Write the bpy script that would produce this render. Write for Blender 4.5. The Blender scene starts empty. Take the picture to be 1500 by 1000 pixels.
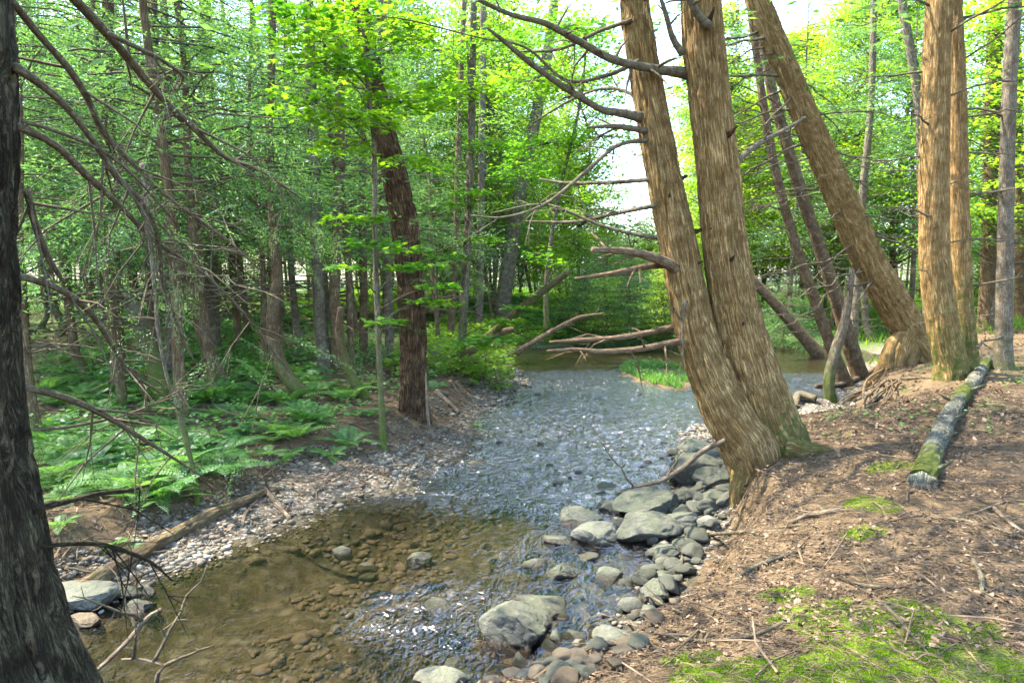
import bpy, math
import numpy as np
from mathutils import Vector, Matrix
R_ = math.radians
sc = bpy.context.scene
col = sc.collection
rng = np.random.default_rng(11)

# ------------------------------------------------------------------ camera, sky, sun, exposure
CZ = 2.4
PITCH = R_(5.71)
cam = bpy.data.cameras.new('camera'); cam.lens = 24.0; cam.sensor_width = 36.0
cam.clip_start = 0.05; cam.clip_end = 800
cam_o = bpy.data.objects.new('camera', cam); col.objects.link(cam_o)
cam_o.location = (0, 0, CZ); cam_o.rotation_euler = (math.pi/2 - PITCH, 0, 0)
sc.camera = cam_o

SUN_EL, SUN_AZ = R_(60), R_(-72)          # azimuth measured from +Y towards +X
world = bpy.data.worlds.new('World'); sc.world = world; world.use_nodes = True
nt = world.node_tree; nt.nodes.clear()
sky = nt.nodes.new('ShaderNodeTexSky'); sky.sky_type = 'NISHITA'; sky.sun_disc = False
sky.sun_elevation = SUN_EL; sky.sun_rotation = SUN_AZ
sky.air_density = 1.0; sky.dust_density = 1.4; sky.ozone_density = 1.6
bg = nt.nodes.new('ShaderNodeBackground'); bg.inputs[1].default_value = 0.15
wo = nt.nodes.new('ShaderNodeOutputWorld')
nt.links.new(sky.outputs[0], bg.inputs[0]); nt.links.new(bg.outputs[0], wo.inputs[0])
sl = bpy.data.lights.new('sun', 'SUN'); sl.energy = 2.9; sl.angle = R_(0.55); sl.color = (1.0, 0.90, 0.73)
so = bpy.data.objects.new('sun', sl); col.objects.link(so)
sd_ = Vector((math.sin(SUN_AZ)*math.cos(SUN_EL), math.cos(SUN_AZ)*math.cos(SUN_EL), math.sin(SUN_EL)))
so.rotation_euler = sd_.to_track_quat('Z', 'Y').to_euler(); so.location = sd_*60
vs = sc.view_settings; vs.view_transform = 'Standard'; vs.look = 'None'; vs.gamma = 1; vs.use_curve_mapping = False
vs.exposure = 3.25
cy = sc.cycles
cy.max_bounces = 8; cy.diffuse_bounces = 4; cy.glossy_bounces = 3; cy.transmission_bounces = 5
cy.transparent_max_bounces = 6; cy.use_denoising = True; cy.caustics_reflective = False; cy.caustics_refractive = False
cy.sample_clamp_indirect = 6; cy.use_adaptive_sampling = True; cy.adaptive_threshold = 0.02

# ------------------------------------------------------------------ small maths
def ray(px, py):
    u = (px-750)/1000.; v = (500-py)/1000.
    s, c = math.sin(PITCH), math.cos(PITCH)
    return np.array([u, c+v*s, -s+v*c])
def U(px, py, z):
    d = ray(px, py); t = (z-CZ)/d[2]; return np.array([0, 0, CZ])+d*t
def D(px, py, dep):
    d = ray(px, py); return np.array([0, 0, CZ])+d*(dep/d[1])
def pxm(dep): return dep/1000.            # metres per picture pixel at a depth

def _h(i, j, k, s):
    n = (i*374761393 + j*668265263 + k*2147483647 + s*974711) & 0xFFFFFFFF
    n = (n ^ (n >> 13))*1274126177 & 0xFFFFFFFF
    n = (n ^ (n >> 16))*2246822519 & 0xFFFFFFFF
    return ((n ^ (n >> 15)) & 0xFFFFFF)/16777215.
def vn(P, s=0):
    P = np.asarray(P, float); F = np.floor(P); f = P-F; I = F.astype(np.int64)
    f = f*f*(3-2*f); x, y, z = f[..., 0], f[..., 1], f[..., 2]; i, j, k = I[..., 0], I[..., 1], I[..., 2]
    def l(a, b, t): return a+(b-a)*t
    return l(l(l(_h(i, j, k, s), _h(i+1, j, k, s), x), l(_h(i, j+1, k, s), _h(i+1, j+1, k, s), x), y),
             l(l(_h(i, j, k+1, s), _h(i+1, j, k+1, s), x), l(_h(i, j+1, k+1, s), _h(i+1, j+1, k+1, s), x), y), z)
def fbm(P, s=0, o=4):
    P = np.asarray(P, float); a = 0; w = .5
    for q in range(o):
        a = a+w*vn(P, s+q*17); P = P*2.03+5.1; w *= .5
    return a/(1-.5**o)
def xy0(x, y, z=0.): return np.stack([x, y, np.zeros_like(x)+z], -1)
def sst(a, b, x):
    t = np.clip((x-a)/(b-a), 0, 1); return t*t*(3-2*t)

def sdist(P, poly, closed=True):
    """signed distance (positive inside) of 2D points to a polygon"""
    P = np.asarray(P, float); n = len(poly); d2 = np.full(len(P), 1e18); ins = np.zeros(len(P), bool)
    for i in range(n if closed else n-1):
        a = poly[i]; b = poly[(i+1) % n]; e = b-a; w = P-a
        t = np.clip((w@e)/(e@e+1e-12), 0, 1); q = w-t[:, None]*e
        d2 = np.minimum(d2, (q*q).sum(1))
        c = (a[1] > P[:, 1]) != (b[1] > P[:, 1])
        with np.errstate(divide='ignore', invalid='ignore'):
            xx = (b[0]-a[0])*(P[:, 1]-a[1])/(b[1]-a[1])+a[0]
        ins ^= c & (P[:, 0] < xx)
    return np.where(ins, 1, -1)*np.sqrt(d2)

def W(l, z=0.): return [U(a, b, z)[:2] for a, b in l]
A = lambda *p: [np.array(q, float) for q in p]
# water outline (upstream far end to downstream left), on the water plane z = 0
shore_left = A((-9, -6), (-6.5, 1.0)) + W([(70, 935), (170, 880), (270, 832), (350, 805), (440, 775), (520, 735), (600, 722), (640, 690), (700, 668), (712, 640), (705, 615), (745, 590), (772, 565), (762, 545), (742, 530), (768, 513)])
shore_right = W([(850, 505), (960, 507), (1060, 512), (1150, 510), (1250, 512), (1290, 525), (1215, 540), (1235, 570), (1225, 602), (1160, 600), (1100, 612), (1030, 620), (985, 645), (985, 690), (960, 740), (960, 790), (985, 815), (975, 850), (905, 895), (880, 935), (820, 960), (740, 1010)]) + A((-.9, 3.3), (-2.2, 2.75), (-3.4, 1.5), (-5, -6))
WATER = np.array(shore_left+shore_right)
BANK_R = np.array(A((-5.5, -14), (-4.3, -1), (-3.0, 1.35), (-2.1, 2.35), (-0.8, 2.95)) + W([(850, 1008), (935, 955), (985, 900), (1020, 840), (1060, 775), (1082, 715), (1110, 660), (1190, 655), (1225, 625), (1265, 585), (1290, 552), (1300, 535)], .12) + A((9.5, 17), (12, 20), (20, 26), (60, 70), (120, 60), (120, -14)))
BANK_L = np.array(A((-14, -14), (-9, 0), (-5.2, 3.6)) + W([(60, 890), (160, 815), (250, 775), (330, 745), (430, 690), (520, 676), (575, 662), (640, 628), (690, 585), (712, 548), (722, 525), (745, 508)], .12) + A((2, 27), (4, 40), (10, 90), (-120, 90), (-120, -14)))
ISL = U(955, 549, 0)[:2]
def height(x, y):
    P = np.stack([x, y], -1).reshape(-1, 2)
    w = sdist(P, WATER); r = sdist(P, BANK_R); l = sdist(P, BANK_L)
    n1 = fbm(xy0(P[:, 0]*.9, P[:, 1]*.9), 3, 4)-.5
    n2 = fbm(xy0(P[:, 0]*4, P[:, 1]*4), 9, 4)-.5
    n3 = fbm(xy0(P[:, 0]*16, P[:, 1]*16), 21, 3)-.5
    wd = w+n2*.25
    deep = .09+.15*sst(-.7, .7, -P[:, 1]+6.0-P[:, 0]*.5)
    z = np.where(wd > 0, -deep*sst(0, .7, wd)-.01, .13*sst(0, 1.0, -wd)+.02*np.clip(-wd, 0, 15))
    rr = r+n1*.35+n2*.14
    z = z+.47*sst(0, .42, rr)+.18*sst(.3, 1.5, rr)+.055*np.clip(rr-.6, 0, 9)+.6*sst(12, 40, rr)
    ll = l+n1*.3+n2*.15
    z = z+.20*sst(0, .5, ll)+.012*np.clip(ll, 0, 30)+.5*sst(12, 40, ll)
    di = np.hypot((P[:, 0]-ISL[0]-.15)/1.15, (P[:, 1]-ISL[1])/3.0)
    z = z+.19*(1-sst(.3, 1.2, di+n2*.6))
    g2 = U(1175, 600, 0); d2 = np.hypot((P[:, 0]-g2[0])/.75, (P[:, 1]-g2[1])/.7); z = z+.22*(1-sst(.3, 1.2, d2+n2*.8))
    z = z+n1*.16*sst(.2, 2, np.maximum(r, l))+n2*.05+n3*.025
    return z.reshape(np.shape(x)), w.reshape(np.shape(x)), r.reshape(np.shape(x)), l.reshape(np.shape(x)), di.reshape(np.shape(x))
def hz(x, y): return float(height(np.array([x], float), np.array([y], float))[0][0])
def hza(x, y): return height(np.asarray(x, float), np.asarray(y, float))[0]
def G(px, py, water=False):
    """where the picture ray meets the ground (or the water)"""
    d = ray(px, py); t = np.concatenate([np.linspace(1.2, 12, 900), np.linspace(12, 70, 900)])
    P = np.array([0, 0, CZ])+d*t[:, None]; h = hza(P[:, 0], P[:, 1])
    if water: h = np.maximum(h, 0)
    i = np.argmax(P[:, 2] < h); i = i if P[i, 2] < h[i] else len(t)-1
    return np.array([P[i, 0], P[i, 1], h[i]])

# ------------------------------------------------------------------ mesh helpers
def mesh(name, V, F, mat, parent=None, smooth=False, attrs=None, loc=None):
    V = np.asarray(V, np.float32); F = [np.asarray(f, np.int64) for f in (F if isinstance(F, list) else [F]) if len(f)]
    me = bpy.data.meshes.new(name)
    me.vertices.add(len(V)); me.vertices.foreach_set('co', V.ravel())
    tot = np.concatenate([np.full(len(f), f.shape[1]) for f in F]); idx = np.concatenate([f.ravel() for f in F])
    me.loops.add(len(idx)); me.loops.foreach_set('vertex_index', idx.astype(np.int32))
    me.polygons.add(len(tot)); st = np.concatenate([[0], np.cumsum(tot)[:-1]])
    me.polygons.foreach_set('loop_start', st.astype(np.int32)); me.polygons.foreach_set('loop_total', tot.astype(np.int32))
    me.update(calc_edges=True)
    me.polygons.foreach_set('use_smooth', np.full(len(tot), smooth))
    for k, v in (attrs or {}).items():
        v = np.asarray(v, np.float32)
        if v.ndim == 2:
            a = me.attributes.new(k, 'FLOAT_VECTOR', 'POINT'); a.data.foreach_set('vector', v.ravel())
        else:
            a = me.attributes.new(k, 'FLOAT', 'POINT'); a.data.foreach_set('value', v)
    me.materials.append(mat)
    o = bpy.data.objects.new(name, me); col.objects.link(o)
    if parent is not None: o.parent = parent
    if loc is not None: o.location = loc
    return o
def tag(o, label=None, cat=None, group=None, kind=None):
    if label: o['label'] = label
    if cat: o['category'] = cat
    if group: o['group'] = group
    if kind: o['kind'] = kind
    return o
def empty(name, loc, label, cat, group=None):
    o = bpy.data.objects.new(name, None); col.objects.link(o); o.location = [float(c) for c in loc]
    o.empty_display_size = .2
    return tag(o, label, cat, group)
def copy_tree(o, parent=None):
    c = o.copy(); col.objects.link(c); c.parent = parent
    for ch in list(o.children): copy_tree(ch, c)
    return c

def spline(P, R, step):
    """Catmull-Rom resample of points with radii"""
    P = np.asarray(P, float); R = np.asarray(R, float)
    Q = np.column_stack([P, R]); Q = np.vstack([2*Q[0]-Q[1], Q, 2*Q[-1]-Q[-2]]); out = []
    for i in range(1, len(Q)-2):
        a, b, c, d = Q[i-1:i+3]; n = max(1, int(np.linalg.norm((c-b)[:3])/step))
        t = (np.arange(n)/n)[:, None]
        out.append(.5*((2*b)+(-a+c)*t+(2*a-5*b+4*c-d)*t**2+(-a+3*b-3*c+d)*t**3))
    out = np.vstack(out+[Q[-2:-1]]); return out[:, :3], np.maximum(out[:, 3], 1e-4)
class MB:
    def __init__(s): s.V = []; s.F4 = []; s.F3 = []; s.B = []; s.M = []; s.n = 0
    def add(s, V, F4=None, F3=None, bk=None, moss=None):
        s.V.append(V)
        if F4 is not None and len(F4): s.F4.append(np.asarray(F4)+s.n)
        if F3 is not None and len(F3): s.F3.append(np.asarray(F3)+s.n)
        s.B.append(V if bk is None else bk); s.M.append(np.zeros(len(V)) if moss is None else moss); s.n += len(V)
    def build(s, name, mat, parent=None, smooth=True, loc=None):
        F = []
        if s.F4: F.append(np.vstack(s.F4))
        if s.F3: F.append(np.vstack(s.F3))
        return mesh(name, np.vstack(s.V), F, mat, parent, smooth, {'bk': np.vstack(s.B), 'moss': np.concatenate(s.M)}, loc)
def tube(mb, P, R, n=8, amp=0., f=6., st=5., seed=0, cap=True, moss=None, lump=0., flare=0, nfl=5, s0=0.):
    """tapered tube along points with radii; amp = bark furrow depth, f = furrows per metre"""
    P = np.asarray(P, float); R = np.asarray(R, float); m = len(P)
    T = np.gradient(P, axis=0); T /= np.linalg.norm(T, axis=1)[:, None]+1e-9
    ref = np.array([0, 1., 0]) if abs(T[0][1]) < .9 else np.array([1., 0, 0])
    X = np.zeros_like(P); x = ref
    for i in range(m):
        x = x-T[i]*(x@T[i]); x = x/(np.linalg.norm(x)+1e-9); X[i] = x
    Y = np.cross(T, X); s = np.concatenate([[0], np.cumsum(np.linalg.norm(np.diff(P, axis=0), axis=1))])+s0
    a = np.arange(n)/n*2*math.pi; ca, sa = np.cos(a), np.sin(a)
    Rm = R[:, None]*np.ones(n); rref = max(R.mean(), .01)
    bk = np.stack([ca[None]*rref*np.ones((m, 1)), sa[None]*rref*np.ones((m, 1)), s[:, None]*np.ones(n)], -1)
    if lump: Rm = Rm*(1+lump*(fbm(bk*np.array([3, 3, 1.1])/max(rref*4, .15), seed+3, 3)-.5)*2)
    if flare: Rm = Rm*(1+flare*np.exp(-s/.28)[:, None]*(.5+.5*np.cos(nfl*a+seed+np.sin(2*a+seed)))[None])
    if amp:
        wob = (fbm(bk*np.array([3, 3, 2.]), seed+8, 2)-.5)[..., None]*np.array([.035, .035, 0])
        q = (bk+wob)*np.array([f, f, f/st]); g = 1-np.abs(2*fbm(q, seed, 3)-1)*1.7
        g2 = fbm(bk*np.array([f*3, f*3, f*.9]), seed+5, 2)
        Rm = Rm+amp*(-sst(.55, .95, g)*1.1+.25+(g2-.5)*.5)
    V = P[:, None]+Rm[..., None]*(ca[None, :, None]*X[:, None]+sa[None, :, None]*Y[:, None])
    i = np.arange(m-1)[:, None]*n; j = np.arange(n)[None]; k = (j+1) % n
    F = np.stack([i+j, i+k, i+n+k, i+n+j], -1).reshape(-1, 4)
    V = V.reshape(-1, 3); bk = bk.reshape(-1, 3)
    mo = np.zeros(len(V)) if moss is None else (np.repeat(moss, n) if np.ndim(moss) else np.full(len(V), float(moss)))
    F3 = []
    if cap:
        c0, c1 = len(V), len(V)+1
        V = np.vstack([V, P[0], P[-1]+T[-1]*R[-1]*.3]); bk = np.vstack([bk, bk[0], bk[-1]]); mo = np.append(mo, [mo[0], mo[-1]])
        b = (m-1)*n; jj = np.arange(n)
        F3 = np.vstack([np.stack([np.full(n, c0), (jj+1) % n, jj], -1), np.stack([np.full(n, c1), b+jj, b+(jj+1) % n], -1)])
    mb.add(V, F, F3, bk, mo)
def nrm(v): v = np.asarray(v, float); return v/(np.linalg.norm(v, axis=-1, keepdims=True)+1e-9)

# ------------------------------------------------------------------ materials
class N:
    def __init__(s, name):
        s.m = bpy.data.materials.new(name); s.m.use_nodes = True; s.t = s.m.node_tree; s.t.nodes.clear()
        s.out = s.t.nodes.new('ShaderNodeOutputMaterial')
    def n(s, ty, **k):
        x = s.t.nodes.new('ShaderNode'+ty)
        for a, b in k.items():
            if a.startswith('i_'): s.put(x, a[2:], b)
            else: setattr(x, a, b)
        return x
    def put(s, x, key, v):
        inp = x.inputs[int(key)] if key.isdigit() else x.inputs[key.replace('_', ' ')]
        if hasattr(v, 'is_linked') or hasattr(v, 'links'): s.t.links.new(v, inp)
        else: inp.default_value = v
    def attr(s, nm): return s.n('Attribute', attribute_name=nm)
    def math(s, op, a, b=0., clamp=False): return s.n('Math', operation=op, use_clamp=clamp, i_0=a, i_1=b).outputs[0]
    def vmul(s, v, k): return s.n('VectorMath', operation='MULTIPLY', i_0=v, i_1=k).outputs[0]
    def noise(s, v, scale, det=4, rough=.55, dist=0.): return s.n('TexNoise', i_Vector=v, i_Scale=scale, i_Detail=det, i_Roughness=rough, i_Distortion=dist).outputs[0]
    def ramp(s, f, stops, interp='LINEAR'):
        x = s.n('ValToRGB'); s.put(x, '0', f); cr = x.color_ramp; cr.interpolation = interp
        while len(cr.elements) < len(stops): cr.elements.new(.5)
        for e, (p, c) in zip(cr.elements, stops):
            e.position = p; e.color = (c, c, c, 1) if np.isscalar(c) else (*c, 1)
        return x.outputs[0]
    def mix(s, f, a, b, mode='MIX'):
        x = s.n('Mix', data_type='RGBA', blend_type=mode)
        s.put(x, '0', f)
        for k, v in ((6, a), (7, b)):
            if isinstance(v, tuple): v = (*v, 1) if len(v) == 3 else v
            s.put(x, str(k), v)
        return x.outputs[2]
    def bump(s, h, st=.5, dist=.02, nrm=None):
        b = s.n('Bump', i_Height=h, i_Strength=st, i_Distance=dist)
        if nrm is not None: s.put(b, 'Normal', nrm)
        return b.outputs[0]
    def pos(s): return s.n('NewGeometry').outputs['Position']
    def surf(s, sh): s.t.links.new(sh, s.out.inputs[0]); return s.m
    def pbsdf(s, c, rough=.9, normal=None, spec=.3):
        x = s.n('BsdfPrincipled'); s.put(x, 'Base_Color', c if not isinstance(c, tuple) else (*c, 1)); s.put(x, 'Roughness', rough)
        x.inputs['Specular IOR Level'].default_value = spec
        if normal is not None: s.put(x, 'Normal', normal)
        return s.surf(x.outputs[0])

def bark(name, dark, mid, light, sc_=1., stretch=.16, bs=.8, moss=(.09, .12, .025), bd=.035):
    m = N(name); v = m.attr('bk').outputs['Vector']
    w = m.vmul(v, (1, 1, stretch))
    a = m.noise(w, 40*sc_, 6, .72, .15); b = m.noise(v, 5*sc_, 3); c = m.noise(m.vmul(v, (1, 1, .3)), 130*sc_, 4, .7)
    wv = m.n('VectorMath', operation='ADD', i_0=m.vmul(v, (1, 1, stretch*.8)), i_1=m.vmul(m.n('TexNoise', i_Vector=v, i_Scale=5., i_Detail=2.).outputs[1], (.012, .012, .02))).outputs[0]
    rd = m.math('ABSOLUTE', m.math('SUBTRACT', m.noise(wv, 42*sc_, 5, .7), .5))
    ck = m.ramp(rd, [(.0, 0.), (.09, 1.)])
    base = m.mix(m.ramp(a, [(.35, 0.), (.68, 1.)]), dark, mid)
    base = m.mix(m.ramp(b, [(.38, 0.), (.62, .9)]), base, light)
    base = m.mix(m.math('MULTIPLY', m.math('SUBTRACT', 1., ck), .8), base, tuple(.45*q for q in dark))
    base = m.mix(m.ramp(c, [(.3, .6), (.6, 0.)]), base, tuple(.5*q for q in dark))
    mo = m.attr('moss').outputs['Fac']
    mf = m.ramp(m.math('ADD', m.math('MULTIPLY', mo, 1.1), m.math('SUBTRACT', m.noise(v, 14, 5, .7), .72)), [(.12, 0.), (.36, 1.)])
    mc = m.mix(m.noise(v, 60, 3), tuple(.6*q for q in moss), tuple(1.5*q for q in moss))
    base = m.mix(mf, base, mc)
    hgt = m.math('ADD', m.math('MULTIPLY', ck, .6), m.math('ADD', a, m.math('MULTIPLY', c, .5)))
    return m.pbsdf(base, .92, m.bump(hgt, bs, bd), .15)
B_CEDAR = bark('bark_cedar', (.22, .125, .045), (.52, .33, .125), (.60, .41, .18), 1.6, .075, .9)
B_DARK = bark('bark_dark_furrowed', (.045, .026, .015), (.17, .092, .042), (.24, .15, .08), 1., .14, 1.)
B_NEAR = bark('bark_dark_grey', (.028, .022, .014), (.11, .082, .048), (.18, .16, .095), 1.5, .16, 1., (.06, .08, .03))
B_GREY = bark('bark_grey_brown', (.10, .078, .052), (.23, .185, .13), (.31, .27, .20), 1.6, .2, .6)
B_BROWN = bark('bark_red_brown', (.10, .062, .034), (.24, .16, .09), (.29, .22, .14), 1.5, .15, .6)
B_TWIG = bark('bark_twig', (.07, .052, .034), (.16, .125, .08), (.22, .20, .13), 3., .3, .4)
B_DEAD = bark('wood_dead', (.12, .085, .055), (.26, .20, .14), (.34, .29, .22), 2., .1, .6)
B_LOG = bark('bark_mossy_log', (.09, .07, .045), (.27, .25, .17), (.42, .44, .35), 1.6, .4, .8, (.085, .105, .018))

def leafmat(name, c1, c2, trans=.45, gl=.06, rough=.45, nsc=1.2, yel=None):
    m = N(name); p = m.pos(); oi = m.n('ObjectInfo').outputs['Random']
    f = m.ramp(m.math('ADD', m.noise(p, nsc, 3), m.math('MULTIPLY', m.math('SUBTRACT', oi, .5), .5)), [(.35, 0.), (.65, 1.)])
    f2 = m.noise(p, 19, 2)
    c = m.mix(f, c1, c2); c = m.mix(m.ramp(f2, [(.3, .5), (.7, 0.)]), c, tuple(.55*q for q in c1))
    if yel: c = m.mix(m.ramp(m.noise(p, 3.3, 2), [(.62, 0.), (.72, .6)]), c, yel)
    d = m.n('BsdfDiffuse', i_Color=c, i_Roughness=.5).outputs[0]
    tc = m.mix(1., c, (1.25, 1.3, .75), 'MULTIPLY')
    t = m.n('BsdfTranslucent', i_Color=tc).outputs[0]
    g = m.n('BsdfGlossy', i_Color=(.8, .9, 1, 1), i_Roughness=rough).outputs[0]
    x = m.n('MixShader', i_0=trans); m.put(x, '1', d); m.put(x, '2', t)
    y = m.n('MixShader', i_0=gl); m.put(y, '1', x.outputs[0]); m.put(y, '2', g)
    return m.surf(y.outputs[0])
L_HEM = leafmat('needles_blue_green', (.085, .185, .06), (.14, .28, .085), .58, .03)
L_CED = leafmat('needles_green', (.09, .19, .045), (.16, .30, .06), .55, .03)
L_DEC = leafmat('leaves_yellow_green', (.14, .28, .022), (.27, .40, .03), .62, .03)
L_MAP = leafmat('leaves_maple', (.10, .27, .015), (.24, .42, .02), .58, .04, .4, 2.5, (.40, .42, .02))
L_FERN = leafmat('leaves_fern', (.08, .21, .045), (.17, .32, .06), .5, .03, .5, .8)
L_HERB = leafmat('leaves_herb', (.08, .22, .04), (.16, .33, .06), .48, .04, .45, 2.)
L_MOSS = leafmat('moss_tufts', (.10, .20, .012), (.25, .37, .025), .35, .0, .8, 5.)
L_LITTER = None

# ground
m = N('forest_ground'); p = m.pos()
gv = m.attr('grav').outputs['Fac']; bd = m.attr('bed').outputs['Fac']; ms = m.attr('moss').outputs['Fac']; gr = m.attr('green').outputs['Fac']
n1 = m.noise(p, 2.2, 5, .6); n2 = m.noise(p, 14, 5, .65); n3 = m.noise(p, 70, 4, .7)
lit = m.mix(m.ramp(n2, [(.3, 0.), (.7, 1.)]), (.055, .037, .022), (.15, .11, .06))
lit = m.mix(m.ramp(n3, [(.35, .65), (.6, 0.)]), lit, (.05, .032, .02))
lit = m.mix(m.ramp(n1, [(.45, 0.), (.75, .55)]), lit, (.20, .145, .09))
vz = m.n('TexVoronoi', i_Vector=m.n('VectorMath', operation='ADD', i_0=p, i_1=m.vmul(m.n('TexNoise', i_Vector=p, i_Scale=12.).outputs[1], (.03, .03, .03))).outputs[0], i_Scale=24.)
vd = vz.outputs['Distance']; vc = vz.outputs['Color']
vz2 = m.n('TexVoronoi', i_Vector=p, i_Scale=9.)
sep = m.n('SeparateColor', i_Color=vc).outputs[0]; sep2 = m.n('SeparateColor', i_Color=vz2.outputs['Color']).outputs[0]
gc = m.ramp(sep, [(0., (.09, .07, .05)), (.4, (.16, .14, .11)), (.7, (.24, .22, .18)), (1., (.34, .32, .28))])
gc = m.mix(m.ramp(vd, [(.25, 0.), (.6, .8)]), gc, (.06, .05, .04))
bc = m.ramp(sep2, [(0., (.028, .026, .019)), (.4, (.050, .044, .030)), (.75, (.07, .062, .045)), (1., (.11, .105, .085))])
bc = m.mix(m.ramp(n1, [(.4, 0.), (.65, .6)]), bc, (.062, .047, .024))
bc = m.mix(m.ramp(sep, [(.55, 0.), (.9, .55)]), bc, (.10, .095, .075))
bc = m.mix(m.ramp(vz2.outputs['Distance'], [(.3, 0.), (.7, .7)]), bc, (.035, .03, .017))
def thr(a, k=.5): return m.ramp(m.math('ADD', a, m.math('MULTIPLY', m.math('SUBTRACT', n2, .5), k)), [(.38, 0.), (.62, 1.)])
c = m.mix(thr(gv, .9), lit, gc)
c = m.mix(thr(gr, 1.1), c, m.mix(n2, (.035, .06, .02), (.09, .14, .04)))
c = m.mix(thr(ms, .9), c, m.mix(m.ramp(n3, [(.3, 0.), (.7, 1.)]), (.045, .07, .008), (.15, .21, .02)))
c = m.mix(thr(bd, .3), c, bc)
hh = m.math('ADD', m.math('MULTIPLY', n2, .6), m.math('ADD', m.math('MULTIPLY', n3, .35), m.math('MULTIPLY', m.math('MULTIPLY', vd, -.5), gv)))
M_GROUND = m.pbsdf(c, .93, m.bump(hh, .9, .05), .12)

# water: clear, fresnel-mirrored, rippled
m = N('stream_water'); p = m.pos()
rf = m.attr('rif').outputs['Fac']
def crest(v, sc_, dist): return m.math('SUBTRACT', 1., m.math('ABSOLUTE', m.math('SUBTRACT', m.math('MULTIPLY', m.noise(v, sc_, 2, .5, dist), 2.), 1.)))
w1 = crest(m.vmul(p, (1.2, .8, 1)), 6.5, .9); w2 = crest(m.vmul(p, (1.3, .7, 1)), 17, .7); w3 = m.noise(p, 55, 2)
hh = m.math('ADD', m.math('MULTIPLY', w1, 1.3), m.math('ADD', m.math('MULTIPLY', w2, .8), m.math('MULTIPLY', w3, .10)))
nb = m.n('Bump', i_Height=hh, i_Distance=.05); m.put(nb, 'Strength', m.math('ADD', .08, m.math('MULTIPLY', rf, .72)))
fr = m.n('Fresnel', i_IOR=1.34); m.put(fr, 'IOR', m.math('ADD', 1.34, m.math('MULTIPLY', rf, 1.05))); m.put(fr, 'Normal', nb.outputs[0])
tr = m.n('BsdfTransparent', i_Color=(.74, .70, .60, 1)).outputs[0]
gl = m.n('BsdfGlossy', i_Color=(1, .92, 1, 1)); m.put(gl, 'Roughness', m.math('ADD', .04, m.math('MULTIPLY', rf, .05))); m.put(gl, 'Normal', nb.outputs[0])
df = m.n('BsdfDiffuse', i_Color=(.75, .78, .85, 1)); m.put(df, 'Normal', nb.outputs[0])
painted_glint = m.math('MULTIPLY', rf, m.ramp(m.noise(p, 5, 5, .7), [(.60, .0), (.72, .10)]))  # pale diffuse patches painted into the riffle to imitate sky glints
y = m.n('MixShader', i_0=painted_glint); m.put(y, '1', tr); m.put(y, '2', df.outputs[0])
x = m.n('MixShader', i_0=m.math('MULTIPLY', fr.outputs[0], m.math('ADD', 1.1, m.math('MULTIPLY', rf, .4)), True)); m.put(x, '1', y.outputs[0]); m.put(x, '2', gl.outputs[0])
M_WATER = m.surf(x.outputs[0])

def rockmat(name, a, b, c_, mossy=.5):
    m = N(name); p = m.n('TexCoord').outputs['Object']; wp = m.pos(); oi = m.n('ObjectInfo').outputs['Random']
    q = m.n('VectorMath', operation='ADD', i_0=p, i_1=m.n('CombineXYZ', i_0=m.math('MULTIPLY', oi, 37.), i_1=oi, i_2=oi).outputs[0]).outputs[0]
    n1 = m.noise(q, 7, 5, .6); n2 = m.noise(q, 40, 4, .7); n3 = m.noise(q, 160, 2, .7)
    tone = m.ramp(m.math('ADD', m.math('MULTIPLY', oi, .6), m.math('MULTIPLY', n1, .5)), [(.2, a), (.55, b), (.9, c_)])
    tone = m.mix(m.ramp(n2, [(.3, .5), (.6, 0.)]), tone, tuple(.5*k for k in a))
    tone = m.mix(m.ramp(n3, [(.55, 0.), (.75, .4)]), tone, (.23, .23, .205))
    tone = m.mix(m.ramp(m.noise(q, 22, 3, .6), [(.58, 0.), (.66, .45)]), tone, (.18, .19, .165))
    up = m.n('SeparateXYZ', i_0=m.n('NewGeometry').outputs['Normal']).outputs[2]
    ml = m.ramp(m.math('ADD', m.math('MULTIPLY', n1, 1.2), m.math('MULTIPLY', up, .25)), [(.66, 0.), (.9, mossy)])
    tone = m.mix(ml, tone, m.mix(n2, (.035, .045, .015), (.075, .095, .04)))
    z = m.n('SeparateXYZ', i_0=wp).outputs[2]
    wet = m.ramp(m.math('ADD', m.math('MULTIPLY', z, 8.), m.math('MULTIPLY', n1, .5)), [(.42, 1.), (.68, 0.)])
    tone = m.mix(wet, tone, m.mix(1., tone, (.36, .33, .27), 'MULTIPLY'))
    rough = m.math('SUBTRACT', .85, m.math('MULTIPLY', wet, .55))
    return m.pbsdf(tone, rough, m.bump(m.math('ADD', n1, m.math('ADD', m.math('MULTIPLY', n2, .7), m.math('MULTIPLY', n3, .25))), .9, .025), .35)
M_ROCK = rockmat('rock_grey_green', (.055, .056, .044), (.10, .102, .082), (.17, .17, .145), .45)
M_ROCKB = rockmat('rock_brown', (.11, .075, .045), (.17, .125, .08), (.24, .19, .13), .2)
M_PEB = N('pebbles'); m = M_PEB; rv = m.attr('bk').outputs['Vector']; sx = m.n('SeparateXYZ', i_0=rv).outputs[0]
pc = m.ramp(sx, [(0., (.06, .045, .03)), (.35, (.10, .082, .06)), (.7, (.135, .12, .092)), (.92, (.20, .185, .15)), (1., (.34, .32, .28))])
pc = m.mix(m.ramp(m.noise(m.pos(), 60, 3), [(.3, .5), (.6, 0.)]), pc, (.10, .09, .07))
M_PEB = m.pbsdf(pc, .85, None, .3)
m = N('leaf_litter'); sx = m.n('SeparateXYZ', i_0=m.attr('bk').outputs['Vector']).outputs[0]
lc = m.ramp(sx, [(0., (.05, .034, .022)), (.35, (.11, .077, .045)), (.7, (.17, .118, .078)), (.93, (.24, .175, .12)), (1., (.23, .18, .08))])
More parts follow.
